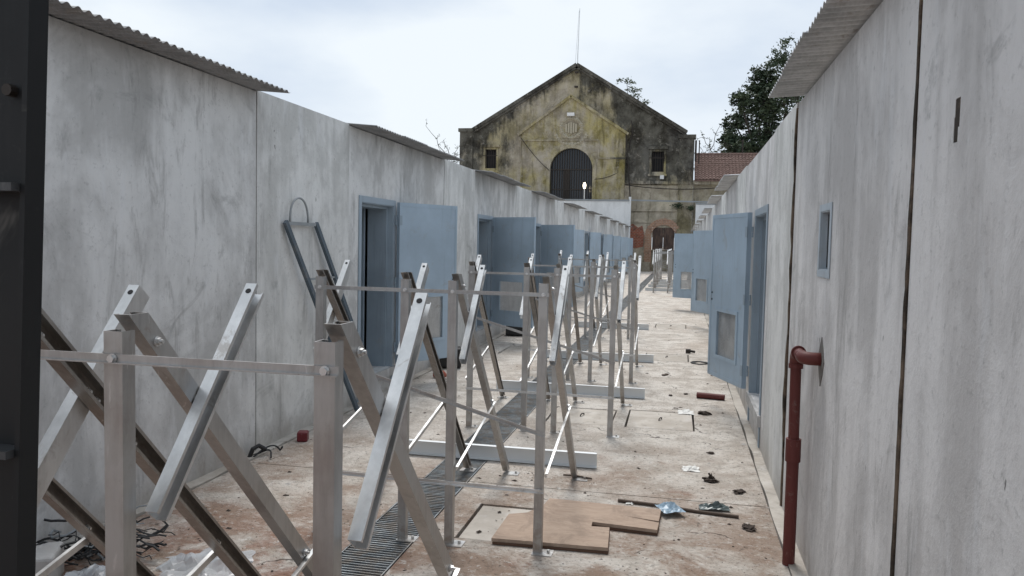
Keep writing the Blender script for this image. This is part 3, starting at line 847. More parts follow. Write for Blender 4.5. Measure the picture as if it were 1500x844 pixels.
def stand(x, y, label, detail=True, rz=0.0, group='galvanised steel frames in the passage'):
    t = thing('steel_trestle', label, 'trestle', (x, y, 0), group, rz)
    for k, px in enumerate(PX):
        right = k < 2
        p = link('post', post_R, t, (px, 0, 0))
        link('foot_plate', foot_me, t, (px, 0.0, 0.0))
        b = link('brace', brace_R if right else brace_L, t, (px, 0, 0))
        a = link('arm', arm_R if right else arm_L, t, (px, rnd.uniform(-0.012, 0.012), rnd.uniform(-0.012, 0.012)), (R(rnd.uniform(-0.5, 0.5)), 0, 0))
        link('bolt_hole', hole_me[1 if right else -1], a)
        link('strut', strut_R if right else strut_L, t, (px, 0, rnd.uniform(-0.02, 0.02)))
        link('foot_plate', foot_me, t, (px + (0.03 if right else -0.03), 1.47, 0.0))
        if detail:
            bx = 0.0305 if right else -0.0262
            link('bolt', bolt_x, b, (bx, 0.115, 1.502))
            link('bolt', bolt_x, b, (bx, 0.28, 1.328))
            if not right:
                link('bolt', bolt_x, b, (bx, 0.31, 1.297))
                link('bolt', bolt_x, b, (bx, 0.46, 1.14))
            link('bolt', bolt_x, b, (bx, 0.90, 0.675))
            if right:
                link('bolt', bolt_x, a, (0.0365, 0.26, 1.315))
            link('bolt', bolt_y, p, (0.004, -0.006, 1.475))
            link('bolt', bolt_y, p, (0.004, -0.006, 0.37))
    link('top_rail', rail_top, t)
    link('bottom_rail', rail_low, t)
    link('diagonal_rail', rail_dia, t)
    return t
stand(-0.748, 1.58, 'nearest galvanised steel frame, cut off by the bottom edge of the picture')
stand(-0.745, 4.33, 'second galvanised steel frame from the camera, standing over the drain by the plywood')
stand(-0.59, 7.20, 'third galvanised steel frame from the camera, beside the square hatch cover')
stand(-0.58, 10.10, 'fourth galvanised steel frame from the camera', rz=R(0.6))
stand(-0.93, 14.9, 'fifth galvanised steel frame, last of the near group', rz=R(-0.8))
for i, yy in enumerate((30.1, 32.9, 35.7, 38.5, 41.3)):
    stand(0.35, yy, ['nearest', 'second', 'third', 'fourth', 'farthest'][i] + ' frame of the distant group before the arched doorway', False, R(rnd.uniform(-1, 1)), 'distant steel frames before the arched doorway')

# ---- light steel beams lying on the ground behind each frame
def beam(x0, x1, y, label, rz=0.0, group='steel beams lying on the ground'):
    L2 = (x1 - x0) / 2
    m = MB().channel((-L2, 0, 0.062), (L2, 0, 0.062), 0.115, 0.05, 0.004, (0, 0, 1), 0.0, 1)
    o = put('steel_beam', m, 'beam', None, False, ((x0 + x1) / 2, y, 0), (0, 0, rz))
    return tag(o, label, 'beam', group)
beam(-2.25, -0.60, 6.17, 'pale steel beam lying across the drain behind the second frame', R(0.5))
beam(-2.12, -0.36, 9.17, 'pale steel beam lying across the drain behind the third frame', R(-0.4))
beam(-2.05, -0.36, 12.05, 'pale steel beam lying across the drain behind the fourth frame', R(0.5))
beam(-2.2, -0.62, 16.75, 'pale steel beam lying across the drain behind the fifth frame', R(-0.3))
for i, yy in enumerate((31.4, 34.3, 37.0, 39.8)):
    beam(-1.35, 0.45, yy, ['nearest', 'second', 'third', 'farthest'][i] + ' pale beam lying under the distant steel frames', 0, 'beams under the distant frames')

# ------------------------------------------------------------------ things along the walls
# black steel gate edge in the left foreground
t = thing('steel_gate', 'black steel gate post with two ledges at the left edge, very near', 'gate', (-0.66, 0.66, 0.0))
lean = 0.042
ex = lambda z: 0.027 + lean * (z - 1.7)
m = MB().bar((ex(0) - 0.003, 0.012, 0), (ex(2.6) - 0.003, 0.012, 2.6), 0.006, 0.024, (1, 0, 0))
put('stile', m, 'black', t)
put('sheet', MB().bar((ex(0) - 0.1225, 0.018, 0), (ex(2.6) - 0.1225, 0.018, 2.6), 0.23, 0.006, (1, 0, 0)), 'black', t)
for z in (1.805, 1.54, 2.08, 1.2, 0.8):
    put('ledge', MB().box(-0.2 + ex(z), ex(z) - 0.0065, -0.010, 0.0145, z - 0.005, z + 0.003), 'black_edge', t)
put('bolt', MB().tube([(ex(1.9) - 0.03, 0.0149, 1.90), (ex(1.9) - 0.03, 0.006, 1.90)], 0.006, 8), 'iron', t)

# slate-blue frame with a hoop, leaning against the left wall
t = thing('hoop_ladder', 'narrow dark steel ladder frame with hoop top leaning on the left wall', 'ladder', (-3.2, 7.4, 0))
O = Vector((-3.2, 7.4, 0))
a1, a2 = Vector((-3.325, 6.24, 1.90)), Vector((-3.325, 6.82, 1.90))
b1, b2 = Vector((-3.16, 7.45, 0.02)), Vector((-3.16, 8.03, 0.02))
put('side_rail', MB().bar(a1 - O, b1 - O, 0.05, 0.03, (0, 1, 0.5)), 'ladder', t)
put('side_rail', MB().bar(a2 - O, b2 - O, 0.05, 0.03, (0, 1, 0.5)), 'ladder', t)
put('crossbar', MB().bar(a1 - O + Vector((0.003, 0.03, -0.012)), a2 - O + Vector((0.003, -0.03, -0.012)), 0.03, 0.025, (0, 0, 1)), 'ladder_top', t)
for f in (0.27, 0.72):
    put('rung', MB().bar(a1.lerp(b1, f) - O + Vector((0, 0.03, 0)), a2.lerp(b2, f) - O - Vector((0, 0.03, 0)), 0.02, 0.02, (0, 0, 1)), 'ladder_top', t)
hp = []
for i in range(15):
    an = math.pi * i / 14
    hp.append(Vector((-3.315, 6.47 - 0.17 * math.cos(an), 1.90 + 0.215 * math.sin(an) ** 0.8)) - O)
put('hoop', MB().tube(hp, 0.0095, 8), 'ladder_top', t, True)

# red standpipe on the right
t = thing('standpipe', 'dark red upright pipe with elbow entering the right wall', 'pipe', (0.64, 4.56, 0))
def arc(c, a, b, n=7):
    """quarter bend from a to b around corner c"""
    return [((1 - k) ** 2) * a + 2 * k * (1 - k) * c + k * k * b for k in [i / n for i in range(n + 1)]]
V = Vector
put('upright', MB().tube([V((0.0, 0, 0.0)), V((0, 0, 0.60))], 0.033, 20).tube([V((0, 0, 0.7)), V((-0.004, 0, 1.13))], 0.029, 20), 'red_pipe', t, False)
put('coupling', MB().tube([V((0, 0, 0.585)), V((0, 0, 0.60)), V((0, 0, 0.70)), V((0, 0, 0.712))], 0.041, 20), 'red_pipe', t)
el = arc(V((-0.004, 0, 1.20)), V((-0.004, 0, 1.12)), V((-0.004, -0.08, 1.20)))
put('elbow', MB().tube(el, 0.035, 18), 'red_pipe', t, True)
put('collar', MB().tube([V((-0.004, 0, 1.105)), V((-0.004, 0, 1.13))], 0.039, 18), 'red_pipe', t)
put('collar', MB().tube([V((-0.004, -0.07, 1.20)), V((-0.004, -0.09, 1.20))], 0.039, 18), 'red_pipe', t)
el2 = arc(V((-0.004, -0.265, 1.195)), V((-0.004, -0.20, 1.197)), V((0.05, -0.265, 1.195)))
put('branch', MB().tube([V((-0.004, -0.08, 1.20)), V((-0.004, -0.20, 1.197))], 0.028, 18), 'red_pipe', t, True)
put('elbow', MB().tube(el2 + [V((0.10, -0.265, 1.195))], 0.034, 18), 'red_pipe', t, True)
dm = MB()
dp = [(0.0, -0.135), (0.05, -0.06), (0.085, 0.01), (0.045, 0.06), (0.0, 0.12), (-0.05, 0.055), (-0.085, 0.0), (-0.05, -0.07)]
dm.prism(dp, lambda u, v, w: (0.083 - w, -0.265 + u, 1.19 + v), -0.01, 0.005)
tag(put('mortar_patch', dm, 'patch', t), 'rough diamond-shaped broken mortar where the pipe enters')

# ------------------------------------------------------------------ loose things on the ground
def blob(r, seed, sq=(1, 1, 1), n=8, mname='clod', rough=0.35):
    m = MB()
    vs, fs = [], []
    for i in range(n + 1):
        th = math.pi * i / n
        for j in range(2 * n):
            ph = math.pi * j / n
            d = V((math.sin(th) * math.cos(ph), math.sin(th) * math.sin(ph), math.cos(th)))
            k = 1 + rough * noise.noise(d * 1.7 + V((seed * 3.3, seed, 0))) + rough * 0.5 * noise.noise(d * 4.1 + V((seed, 0, 7)))
            vs.append((d.x * r * k * sq[0], d.y * r * k * sq[1], r * sq[2] * 0.8 + d.z * r * k * sq[2]))
    for i in range(n):
        for j in range(2 * n):
            a, b = i * 2 * n + j, i * 2 * n + (j + 1) % (2 * n)
            fs.append((a, b, b + 2 * n, a + 2 * n))
    return m.add(vs, fs).mesh(mname, mname if mname in MAT else 'clod')
def crumple(w, d, h, seed, n=12):
    """crumpled sheet of film or paper lying on the ground"""
    vs, fs = [], []
    for i in range(n + 1):
        for j in range(n + 1):
            u, v = i / n - 0.5, j / n - 0.5
            e = max(0.0, 1 - (4 * u * u + 4 * v * v) * 0.8)
            z = h * e * (0.55 + 0.9 * nz3(u * 3, v * 3, seed, 1.6) + 0.5 * nz3(u * 8, v * 8, seed, 1.3))
            vs.append((w * (u + 0.12 * nz3(u * 4, v * 4, seed + 5)), d * (v + 0.12 * nz3(u * 4, v * 4, seed + 9)), max(0.003, z + 0.004)))
    for i in range(n):
        for j in range(n):
            a = i * (n + 1) + j
            fs.append((a, a + 1, a + n + 2, a + n + 1))
    return MB().add(vs, fs)

# plywood sheet with a notch and a split
pl = [(-1.03, 4.31), (-0.355, 4.34), (-0.375, 4.67), (-0.485, 4.66), (-0.487, 4.74), (-0.09, 4.705), (-0.082, 4.835), (-0.30, 4.905), (-0.085, 4.86), (-0.075, 5.09), (-0.82, 5.12), (-0.835, 4.98), (-0.91, 4.80), (-1.02, 4.74)]
t = thing('plywood_sheet', 'brown notched plywood sheet lying on the ground beside the second frame', 'plywood', (-0.6, 4.80, 0))
tl = 0.013
put('board', MB().prism(pl, lambda u, v, w: (u + 0.6, v - 4.7, w), 0.018, 0.038), ['ply'], t)
pl2 = [(x * 0.995 + 0.002, yy * 0.998 + 0.004) for x, yy in pl]
MAT['ply_edge'] = ply_edge()
put('under_board', MB().prism(pl2, lambda u, v, w: (u + 0.6, v - 4.7, w), 0.002, 0.0165), ['ply_edge'], t)

def drop(name, me, x, y, label, cat, rz=0, group=None, z=0.0):
    return tag(link(name, me, None, (x, y, z), (0, 0, rz)), label, cat, group)
o = drop('pipe_offcut', MB().tube([V((-0.155, 0.03, 0.035)), V((0.155, -0.03, 0.035))], 0.034, 16).mesh('pipe_offcut', 'red_pipe'), 0.385, 9.37, 'short dark red pipe lying on the ground before the right door', 'pipe')
m = MB().tube([V((-0.37, 0.06, 0.012)), V((-0.1, 0.025, 0.014)), V((0.15, -0.025, 0.011)), V((0.42, -0.06, 0.012))], 0.011, 6)
drop('wooden_batten', m.mesh('wooden_batten', 'wood_dark'), 0.0, 5.32, 'thin dark wooden batten lying under the blue packet', 'batten')
drop('crumpled_packet', crumple(0.15, 0.17, 0.045, 3, 9).mesh('packet', 'packet'), -0.02, 5.24, 'crumpled pale blue packet on the ground, right of the plywood', 'packet', 0.4, z=0.03)
drop('crumpled_wrapper', crumple(0.20, 0.10, 0.04, 8).mesh('wrapper', 'packet_dark'), 0.27, 5.40, 'crumpled dark clear wrapper beside the wooden batten', 'wrapper', 0.1, z=0.01)
drop('paper_scrap', crumple(0.13, 0.15, 0.03, 4).mesh('scrap', 'paper'), 0.13, 6.34, 'small white paper scrap on the paving by the right wall', 'paper')
drop('paper_scrap', crumple(0.16, 0.20, 0.03, 14).mesh('scrap', 'paper'), 0.10, 8.52, 'white powdery scrap at the corner of the square hatch', 'paper')
drop('paper_scrap', crumple(0.05, 0.06, 0.015, 24).mesh('scrap', 'paper'), -0.29, 5.37, 'tiny white scrap between plywood and batten', 'paper')
for i, (x, y, r, lb) in enumerate([(0.27, 6.04, 0.05, 'dark leafy clump in the middle of the right paving'), (0.46, 5.83, 0.045, 'dark soil clump nearest the right mortar strip'), (0.47, 5.08, 0.05, 'round dark clod in front of the standpipe'),
                                   (0.30, 6.87, 0.03, 'small dark clod farther along near the right wall'), (0.11, 9.58, 0.03, 'small dark clod left of the red pipe offcut'), (-0.07, 9.43, 0.03, 'dark clod behind the square hatch cover'), (0.28, 8.49, 0.07, 'flat heap of grey soil right of the square hatch')]):
    drop('soil_clod', blob(r * 0.75, i + 2.5, (1.3, 0.9, 0.35), 9, 'clod', 0.9), x, y, lb, 'clod', i)
m = MB()
for i in range(9):
    a = i * 0.7
    L_ = 0.022 + 0.02 * ((i * 7) % 3)
    m.bar((0.01 * (i % 4), 0.012 * (i % 3), 0.012), (L_ * math.cos(a), L_ * math.sin(a), 0.012 + 0.014 * ((i * 5) % 4)), 0.014, 0.004)
drop('dry_leaf_sprig', m.mesh('sprig', 'clod'), 0.265, 6.06, 'dark dry sprig sticking up from the leafy clump', 'sprig')
m = MB().tube([V((-0.10, 0, 0.015)), V((-0.03, 0.012, 0.012)), V((0.04, -0.01, 0.015)), V((0.12, -0.03, 0.012))], 0.007, 6)
drop('stick', m.mesh('stick', 'wood_dark'), -0.72, 5.86, 'thin dark stick on the paving behind the plywood', 'stick')
m = MB().bar((-0.05, 0, 0.012), (0.06, -0.03, 0.012), 0.015, 0.03, (0, 0, 1))
drop('wood_chip', m.mesh('wood_chip', 'wood_dark'), -0.18, 10.9, 'small dark wood chip beyond the square hatch', 'chip', 1.2)
m = MB().tube([V((-0.06, 0, 0.04)), V((0.02, 0, 0.04))], 0.035, 12).tube([V((0.02, 0, 0.04)), V((0.09, 0.01, 0.03))], 0.02, 10)
drop('pipe_fitting', m.mesh('fitting', 'iron'), 0.18, 13.3, 'small dark pipe fitting on the paving near the far hatch', 'fitting')
o = drop('red_block', MB().box(-0.045, 0.045, -0.05, 0.05, 0, 0.085).mesh('red_block', 'red_bit'), -3.17, 6.28, 'small dark red block at the foot of the left wall', 'block', 0.3)
bevel(o, 0.012)
drop('clay_lump', blob(0.075, 5.1, (1.2, 1, 0.75), 8, 'clay', 0.2), -3.0, 9.72, 'round red clay lump under the first blue door', 'lump')
# black cases standing by the doors
def case(x, y, w, d, h, lb, rz=0):
    t = thing('black_case', lb, 'case', (x, y, 0), None, rz)
    bevel(put('body', MB().box(-w / 2, w / 2, -d / 2, d / 2, 0.01, h), 'black_plastic', t), 0.02)
    put('handle', MB().tube([V((-w * 0.25, 0, h - 0.005)), V((-w * 0.22, 0, h + 0.03)), V((w * 0.22, 0, h + 0.03)), V((w * 0.25, 0, h - 0.005))], 0.008, 6), 'black_plastic', t)
    return t
case(0.58, 12.6, 0.22, 0.16, 0.42, 'black case standing at the right wall behind the open door')
case(-3.12, 10.6, 0.30, 0.30, 0.28, 'black case on the ground behind the first left door', 0.3)
case(-3.05, 14.65, 0.34, 0.25, 0.20, 'low black case under the second left door', 0.2)
m = MB().tube([V((0.1 * math.cos(a) * (1 + 0.3 * math.sin(2.3 * a)) - 0.1, 0.14 * math.sin(a), 0.012)) for a in [i * 0.4 for i in range(26)]], 0.009, 6)
drop('black_cable', m.mesh('black_cable', 'black_plastic'), 0.42, 12.2, 'short black cable coiled beside the black case at right', 'cable')
m = MB()
m.tube([V((0.02 + 0.17 * t_, 0.16 * math.sin(t_ * 3.0) + 0.12 * t_, 0.015 + 0.05 * abs(math.sin(t_ * 5)))) for t_ in [i / 16 for i in range(17)]], 0.007, 6)
m.tube([V((0.17 - 0.2 * t_, 0.2 * math.sin(t_ * 2.4) - 0.1 * t_, 0.02 + 0.02 * math.sin(t_ * 4))) for t_ in [i / 16 for i in range(17)]], 0.007, 6)
m.tube([V((-0.02, 0, 0.0)), V((0, 0.02, 0.07)), V((0.03, 0.06, 0.09)), V((0.07, 0.1, 0.05))], 0.018, 8)
drop('black_cable', m.mesh('black_cable', 'black_plastic'), -3.30, 5.66, 'loop of black cable where the nearest left walls join', 'cable')
# heap of old cable and film at lower left
m = MB()
for i in range(60):
    c = V((rnd.uniform(-0.15, 0.15), rnd.uniform(-0.13, 0.15), rnd.uniform(0.02, 0.16)))
    pts = []
    a = rnd.uniform(0, 6.28)
    for j in range(9):
        a += rnd.uniform(-0.7, 0.7)
        c = c + V((0.036 * math.cos(a), 0.036 * math.sin(a), rnd.uniform(-0.025, 0.025)))
        c.z = max(0.012, min(0.24, c.z))
        pts.append(c.copy())
    m.tube(pts, rnd.choice((0.003, 0.005, 0.007)), 5, mi=0 if rnd.random() < 0.75 else 1)
drop('cable_tangle', m.mesh('cable_tangle', ['black_plastic', 'ladder_top']), -3.05, 3.62, 'tangled heap of black cable scraps by the left wall', 'cable')
drop('plastic_bag', crumple(0.46, 0.36, 0.09, 31, 24).mesh('bag', 'plastic_film'), -2.42, 3.70, 'crumpled clear white plastic bag behind the nearest frame', 'plastic bag', 0.5)
drop('plastic_sheet', crumple(0.42, 0.32, 0.08, 52, 20).mesh('bag', 'plastic_film'), -2.86, 3.36, 'crumpled pale plastic sheet in front of the cable heap', 'plastic sheet', 1.1)
o = drop('concrete_block', MB().box(-0.11, 0.11, -0.12, 0.12, 0, 0.17).mesh('concrete_block', 'sill'), -3.12, 3.30, 'broken grey concrete block at the lower left corner', 'block', 0.5)
bevel(o, 0.015)
# grit, leaves and chips strewn over the paving
m = MB()
for i in range(1500):
    y = 2.6 + 18 * rnd.random() ** 2.2
    x = rnd.uniform(XL + 0.1, XR - 0.05)
    if GX0 - 0.02 < x < GX1 + 0.02:
        continue
    s_ = 0.003 + 0.010 * rnd.random() ** 5
    a = rnd.uniform(0, 6.28)
    u = V((math.cos(a), math.sin(a), 0)) * s_ * rnd.uniform(0.7, 2.2)
    w = V((-math.sin(a), math.cos(a), 0)) * s_
    c = V((x, y, 0.001))
    h = V((0, 0, s_ * 0.8))
    m.add([c + u + w, c - u + w, c - u - w, c + u - w, c + h + u * 0.3], [(0, 1, 4), (1, 2, 4), (2, 3, 4), (3, 0, 4)], 0 if rnd.random() < 0.7 else 1)
tag(put('grit', m, ['clod', 'sill']), 'dark grit and wood chips strewn over the concrete paving', 'grit', None, 'stuff')

# ------------------------------------------------------------------ the old hall at the end of the passage
FY = 56.0
H0 = V((-7.7, FY, 0))
hall = thing('old_hall', 'old mossy gabled hall with arched window at the end of the passage', 'building', H0)
def hf(u, v, w):                       # facade coordinates: u = world X, v = Z, w = depth behind the face
    return (u - H0.x, w, v)
W1 = (-14.10, -13.28, 7.10, 8.46)
W2 = (-2.23, -1.40, 6.87, 8.27)
ZE = 9.40
put('gable_wall', MB().plate(-15.82, 0.51, 5.95, ZE, [W1, W2], hf, 0.0, 0.45)
    .prism([(-15.4, ZE), (0.1, ZE), (-7.61, 14.15)], hf, 0.0, 0.45), 'fac', hall)
DOOR = (-2.07, -0.48, -0.3, 3.05)
put('lower_wall', MB().plate(-15.82, 0.51, -0.3, 5.945, [DOOR], hf, -0.02, 0.45), 'lower', hall)
for a, b, zt in ((-16.0, -15.05, 9.72), (-0.38, 0.62, 9.15)):
    put('pier', MB().prism([(a, -0.3), (b, -0.3), (b, zt), (a, zt)], hf, -0.16, 0.6).prism([(a - 0.10, zt), (b + 0.10, zt), (b + 0.10, zt + 0.24), (a - 0.10, zt + 0.24)], hf, -0.27, 0.7), 'fac', hall)
for (xa, za), (xb, zb) in (((-15.35, 9.62), (-7.58, 14.28)), ((0.05, 9.52), (-7.64, 14.28))):
    d = V((xb - xa, 0, zb - za)).normalized()
    nrm = V((-d.z, 0, d.x))
    if nrm.z < 0:
        nrm = -nrm
    m = MB()
    A, B = V(hf(xa, za, 0)), V(hf(xb, zb, 0))
    m.bar(A + nrm * 0.07 + V((0, 0.1, 0)), B + nrm * 0.07 + V((0, 0.1, 0)), 0.22, 0.62, nrm)
    m.bar(A - nrm * 0.12 + V((0, -0.03, 0)), B - nrm * 0.12 + V((0, -0.03, 0)), 0.14, 0.2, nrm)
    put('coping', m, 'soot', hall)
# roof and flanks behind the gable
m = MB()
for sx, ex, ez in ((-1, -15.5, 9.45), (1, 0.2, 9.45)):
    m.prism([(ex, ez), (-7.61, 14.05), (-7.61, 13.9), (ex, ez - 0.15)], hf, 0.46, 22)
put('roof', m, 'tile', hall)
put('side_wall', MB().prism([(-15.6, -0.3), (-15.2, -0.3), (-15.2, 9.2), (-15.6, 9.2)], hf, 0.61, 22).prism([(-0.1, -0.3), (0.3, -0.3), (0.3, 9.2), (-0.1, 9.2)], hf, 0.61, 22), 'fac', hall)
# projecting porch with the big arch
AC, AR, AS = -7.77, 1.51, 6.97
arcp = [(AC + AR * math.cos(a), AS + AR * math.sin(a)) for a in [math.pi * i / 28 for i in range(29)]]
poly = [(-4.02, 0.0), (-4.05, 9.5), (-7.9, 12.0), (-11.4, 9.5), (-11.42, 0.0), (AC - AR, 0.0)] + list(reversed(arcp)) + [(AC + AR, 0.0)]
poly = [(-4.02, 0.0), (-4.05, 9.5), (-7.9, 12.0), (-11.4, 9.5), (-11.42, 0.0), (AC - AR, 0.0)] + arcp[::-1] + [(AC + AR, 0.0)]
put('porch_front', MB().prism(poly, hf, -0.42, -0.005), 'porch', hall)
for (xa, za), (xb, zb) in (((-11.62, 9.42), (-7.88, 12.1)), ((-3.85, 9.42), (-7.92, 12.1))):
    put('pediment_moulding', MB().bar(V(hf(xa, za, -0.36)), V(hf(xb, zb, -0.36)), 0.17, 0.42, (0, 0, 1)), 'trim', hall)
m = MB()
m.prism([(-11.5, 8.98), (-5.9, 8.98), (-5.9, 9.08), (-11.5, 9.08)], hf, -0.5, -0.421)
m.prism([(-5.9, 7.72), (-3.96, 7.72), (-3.96, 7.82), (-5.9, 7.82)], hf, -0.5, -0.421)
m.prism([(-5.9, 7.821), (-5.82, 7.821), (-5.82, 8.979), (-5.9, 8.979)], hf, -0.49, -0.421)
put('string_course', m, 'fac', hall)
ring = MB()
n = 28
for i in range(n):
    a0, a1 = math.pi * i / n, math.pi * (i + 1) / n
    q = [(AC + r * math.cos(a), AS + r * math.sin(a)) for r, a in ((AR, a0), (AR + 0.26, a0), (AR + 0.26, a1), (AR, a1))]
    ring.prism(q, hf, -0.50, -0.421)
for s in (-1, 1):
    ring.prism([(AC + s * AR, 0), (AC + s * (AR + 0.24), 0), (AC + s * (AR + 0.24), AS), (AC + s * AR, AS)], hf, -0.495, -0.421)
put('arch_surround', ring, 'trim', hall)
win = put('arched_window', MB().prism([(AC - AR, 0.0)] + arcp[::-1] + [(AC + AR, 0.0)], hf, -0.10, -0.02), 'glass', hall)
for i in range(17):
    x = AC - AR + 0.12 + i * (2 * AR - 0.24) / 16
    zt = AS + math.sqrt(max(0.0, AR * AR - (x - AC) ** 2)) - 0.02
    put('bar', MB().bar(V(hf(x, 3.0, -0.2)), V(hf(x, zt, -0.2)), 0.045, 0.045, (1, 0, 0)), 'iron', win)
for z in (5.6, 7.0):
    put('rail', MB().bar(V(hf(AC - AR + 0.02, z, -0.2)), V(hf(AC + AR - 0.02, z, -0.2)), 0.07, 0.055, (0, 0, 1)), 'iron', win)
put('mullion', MB().bar(V(hf(AC - 0.35, 3.0, -0.16)), V(hf(AC - 0.35, 7.0, -0.16)), 0.5, 0.03, (1, 0, 0)), 'iron', win)
# wreath emblem over the arch
EC = (-7.84, 9.85)
em = MB()
for i in range(30):
    a = 2 * math.pi * i / 30
    r = 0.72
    em.add(*[(lambda c, s: ([V(c) + V(k) * s for k in ((1, 0, 0), (-1, 0, 0), (0, 0, 1), (0, 0, -1), (0, -1, 0))], [(0, 2, 4), (2, 1, 4), (1, 3, 4), (3, 0, 4)]))(hf(EC[0] + r * math.cos(a), EC[1] + r * math.sin(a) * 0.95, -0.422), 0.13 + 0.03 * (i % 3))][0])
for i in range(-2, 3):
    em.prism([(EC[0] + i * 0.17 - 0.06, EC[1] - 0.36 + 0.05 * abs(i)), (EC[0] + i * 0.17 + 0.06, EC[1] - 0.36 + 0.05 * abs(i)), (EC[0] + i * 0.17 + 0.06, EC[1] + 0.42 - 0.06 * abs(i)), (EC[0] + i * 0.17 - 0.06, EC[1] + 0.42 - 0.06 * abs(i))], hf, -0.50, -0.421)
for i in range(14):
    a = -math.pi * (0.1 + 0.8 * i / 13)
    em.add(*[([V(hf(EC[0] + 1.0 * math.cos(a) * 1.1, EC[1] - 0.2 + 0.95 * math.sin(a), -0.422)) + V(k) * 0.15 for k in ((1, 0, 0), (-1, 0, 0), (0, 0, 1), (0, 0, -1), (0, -0.8, 0))], [(0, 2, 4), (2, 1, 4), (1, 3, 4), (3, 0, 4)])][0])
put('wreath_emblem', em, 'emblem', hall)
put('floodlight', MB().box(EC[0] - 0.28, EC[0] + 0.28, 0, 1, 0, 1) if False else MB().prism([(-8.12, 10.68), (-7.62, 10.68), (-7.62, 10.9), (-8.12, 10.9)], hf, -0.72, -0.44), 'white', hall)
# barred windows
for W in (W1, W2):
    w = put('window', MB().plate(W[0] - 0.14, W[1] + 0.14, W[2] - 0.14, W[3] + 0.14, [W], hf, -0.06, -0.004), 'trim', hall)
    put('lintel', MB().prism([(W[0] - 0.25, W[3] + 0.16), (W[1] + 0.25, W[3] + 0.16), (W[1] + 0.2, W[3] + 0.34), (W[0] - 0.2, W[3] + 0.34)], hf, -0.16, -0.003), 'fac', w)
    put('sill', MB().prism([(W[0] - 0.22, W[2] - 0.28), (W[1] + 0.22, W[2] - 0.28), (W[1] + 0.22, W[2] - 0.145), (W[0] - 0.22, W[2] - 0.145)], hf, -0.14, -0.003), 'trim', w)
    put('pane', MB().prism([(W[0], W[2]), (W[1], W[2]), (W[1], W[3]), (W[0], W[3])], hf, 0.36, 0.40), 'dark', w)
    for i in range(5):
        x = W[0] + (W[1] - W[0]) * (i + 0.5) / 5
        put('bar', MB().bar(V(hf(x, W[2], 0.08)), V(hf(x, W[3], 0.08)), 0.035, 0.035, (1, 0, 0)), 'iron', w)
    put('bar', MB().bar(V(hf(W[0] - 0.2, W[3] - 0.45, -0.1)), V(hf(W[1] + 0.1, W[3] - 0.45, -0.1)), 0.04, 0.04, (0, 0, 1)), 'iron', w)
# cornice between the storeys, lower arched doorway, brick patch
m = MB()
for i in range(14):
    a, b = -3.9 + i * 0.325, -3.9 + (i + 1) * 0.325
    z = 6.02 + rnd.uniform(-0.03, 0.03)
    m.prism([(a, z), (b, z), (b, z + 0.22), (a, z + 0.22)], hf, -0.18 - rnd.uniform(0, 0.06), -0.021)
put('cornice', m, 'fac', hall)
put('ledge', MB().prism([(-3.9, 4.15), (0.7, 4.15), (0.7, 4.24), (-3.9, 4.24)], hf, -0.12, -0.021).prism([(-3.9, 3.35), (0.7, 3.35), (0.7, 3.43), (-3.9, 3.43)], hf, -0.07, -0.021), 'lower', hall)
DC, DS = -1.275, 2.35
ring = MB()
n = 22
for i in range(n):
    a0, a1 = math.pi * i / n + 0.008, math.pi * (i + 1) / n - 0.008
    k = rnd.uniform(-0.015, 0.015)
    q = [(DC + r * math.cos(a), DS + r * math.sin(a)) for r, a in ((0.86, a0), (1.30 + k, a0), (1.30 + k, a1), (0.86, a1))]
    ring.prism(q, hf, -0.15 + k, -0.021)
for s in (-1, 1):
    for j in range(18):
        z0 = -0.28 + j * 0.146
        k = rnd.uniform(-0.03, 0.03)
        ring.prism([(DC + s * 0.80, z0), (DC + s * (1.28 + k), z0), (DC + s * (1.28 + k), z0 + 0.135), (DC + s * 0.80, z0 + 0.135)], hf, -0.14 + k * 0.5, -0.021)
put('brick_arch', ring, 'archbrick', hall)
tp = [(DC + 0.86 * math.cos(a), DS + 0.86 * math.sin(a)) for a in [math.pi * i / 16 for i in range(17)]]
put('tympanum', MB().prism(tp, hf, -0.06, -0.0215), 'lower', hall)
put('shutter', MB().prism([(-2.02, 1.50), (-1.285, 1.50), (-1.285, 3.03), (-2.02, 3.03)], hf, -0.09, -0.061).prism([(-1.265, 1.50), (-0.53, 1.50), (-0.53, 3.03), (-1.265, 3.03)], hf, -0.09, -0.061), 'rust', hall)
put('doorway', MB().prism([(-2.07, -0.25), (-0.48, -0.25), (-0.48, 1.49), (-2.07, 1.49)], hf, 0.20, 0.26), 'annex', hall)
bp = [(-3.85, 2.0), (-3.7, 1.62), (-3.1, 1.56), (-2.62, 1.7), (-2.60, 2.6), (-2.72, 3.15), (-3.0, 3.0), (-3.4, 3.28), (-3.8, 3.0), (-3.9, 2.5)]
put('brick_patch', MB().prism(bp, hf, -0.055, -0.021), 'brick', hall)
put('plinth', MB().prism([(-3.7, -0.2), (-2.1, -0.2), (-2.1, 0.62), (-3.7, 0.62)], hf, -1.5, -0.16), 'annex', hall)
put('lamp_box', MB().prism([(-1.66, 7.42 - 0.05), (-1.44, 7.37), (-1.44, 7.62), (-1.66, 7.62)], hf, -0.3, -0.05) if False else MB().prism([(-1.68, 5.35 + 2.1), (-1.45, 7.45), (-1.45, 7.68), (-1.68, 7.68)], hf, -0.22, -0.065) if False else MB().prism([(-1.62, 6.36), (-1.36, 6.36), (-1.36, 6.62), (-1.62, 6.62)], hf, -0.34, -0.07), 'white', hall)
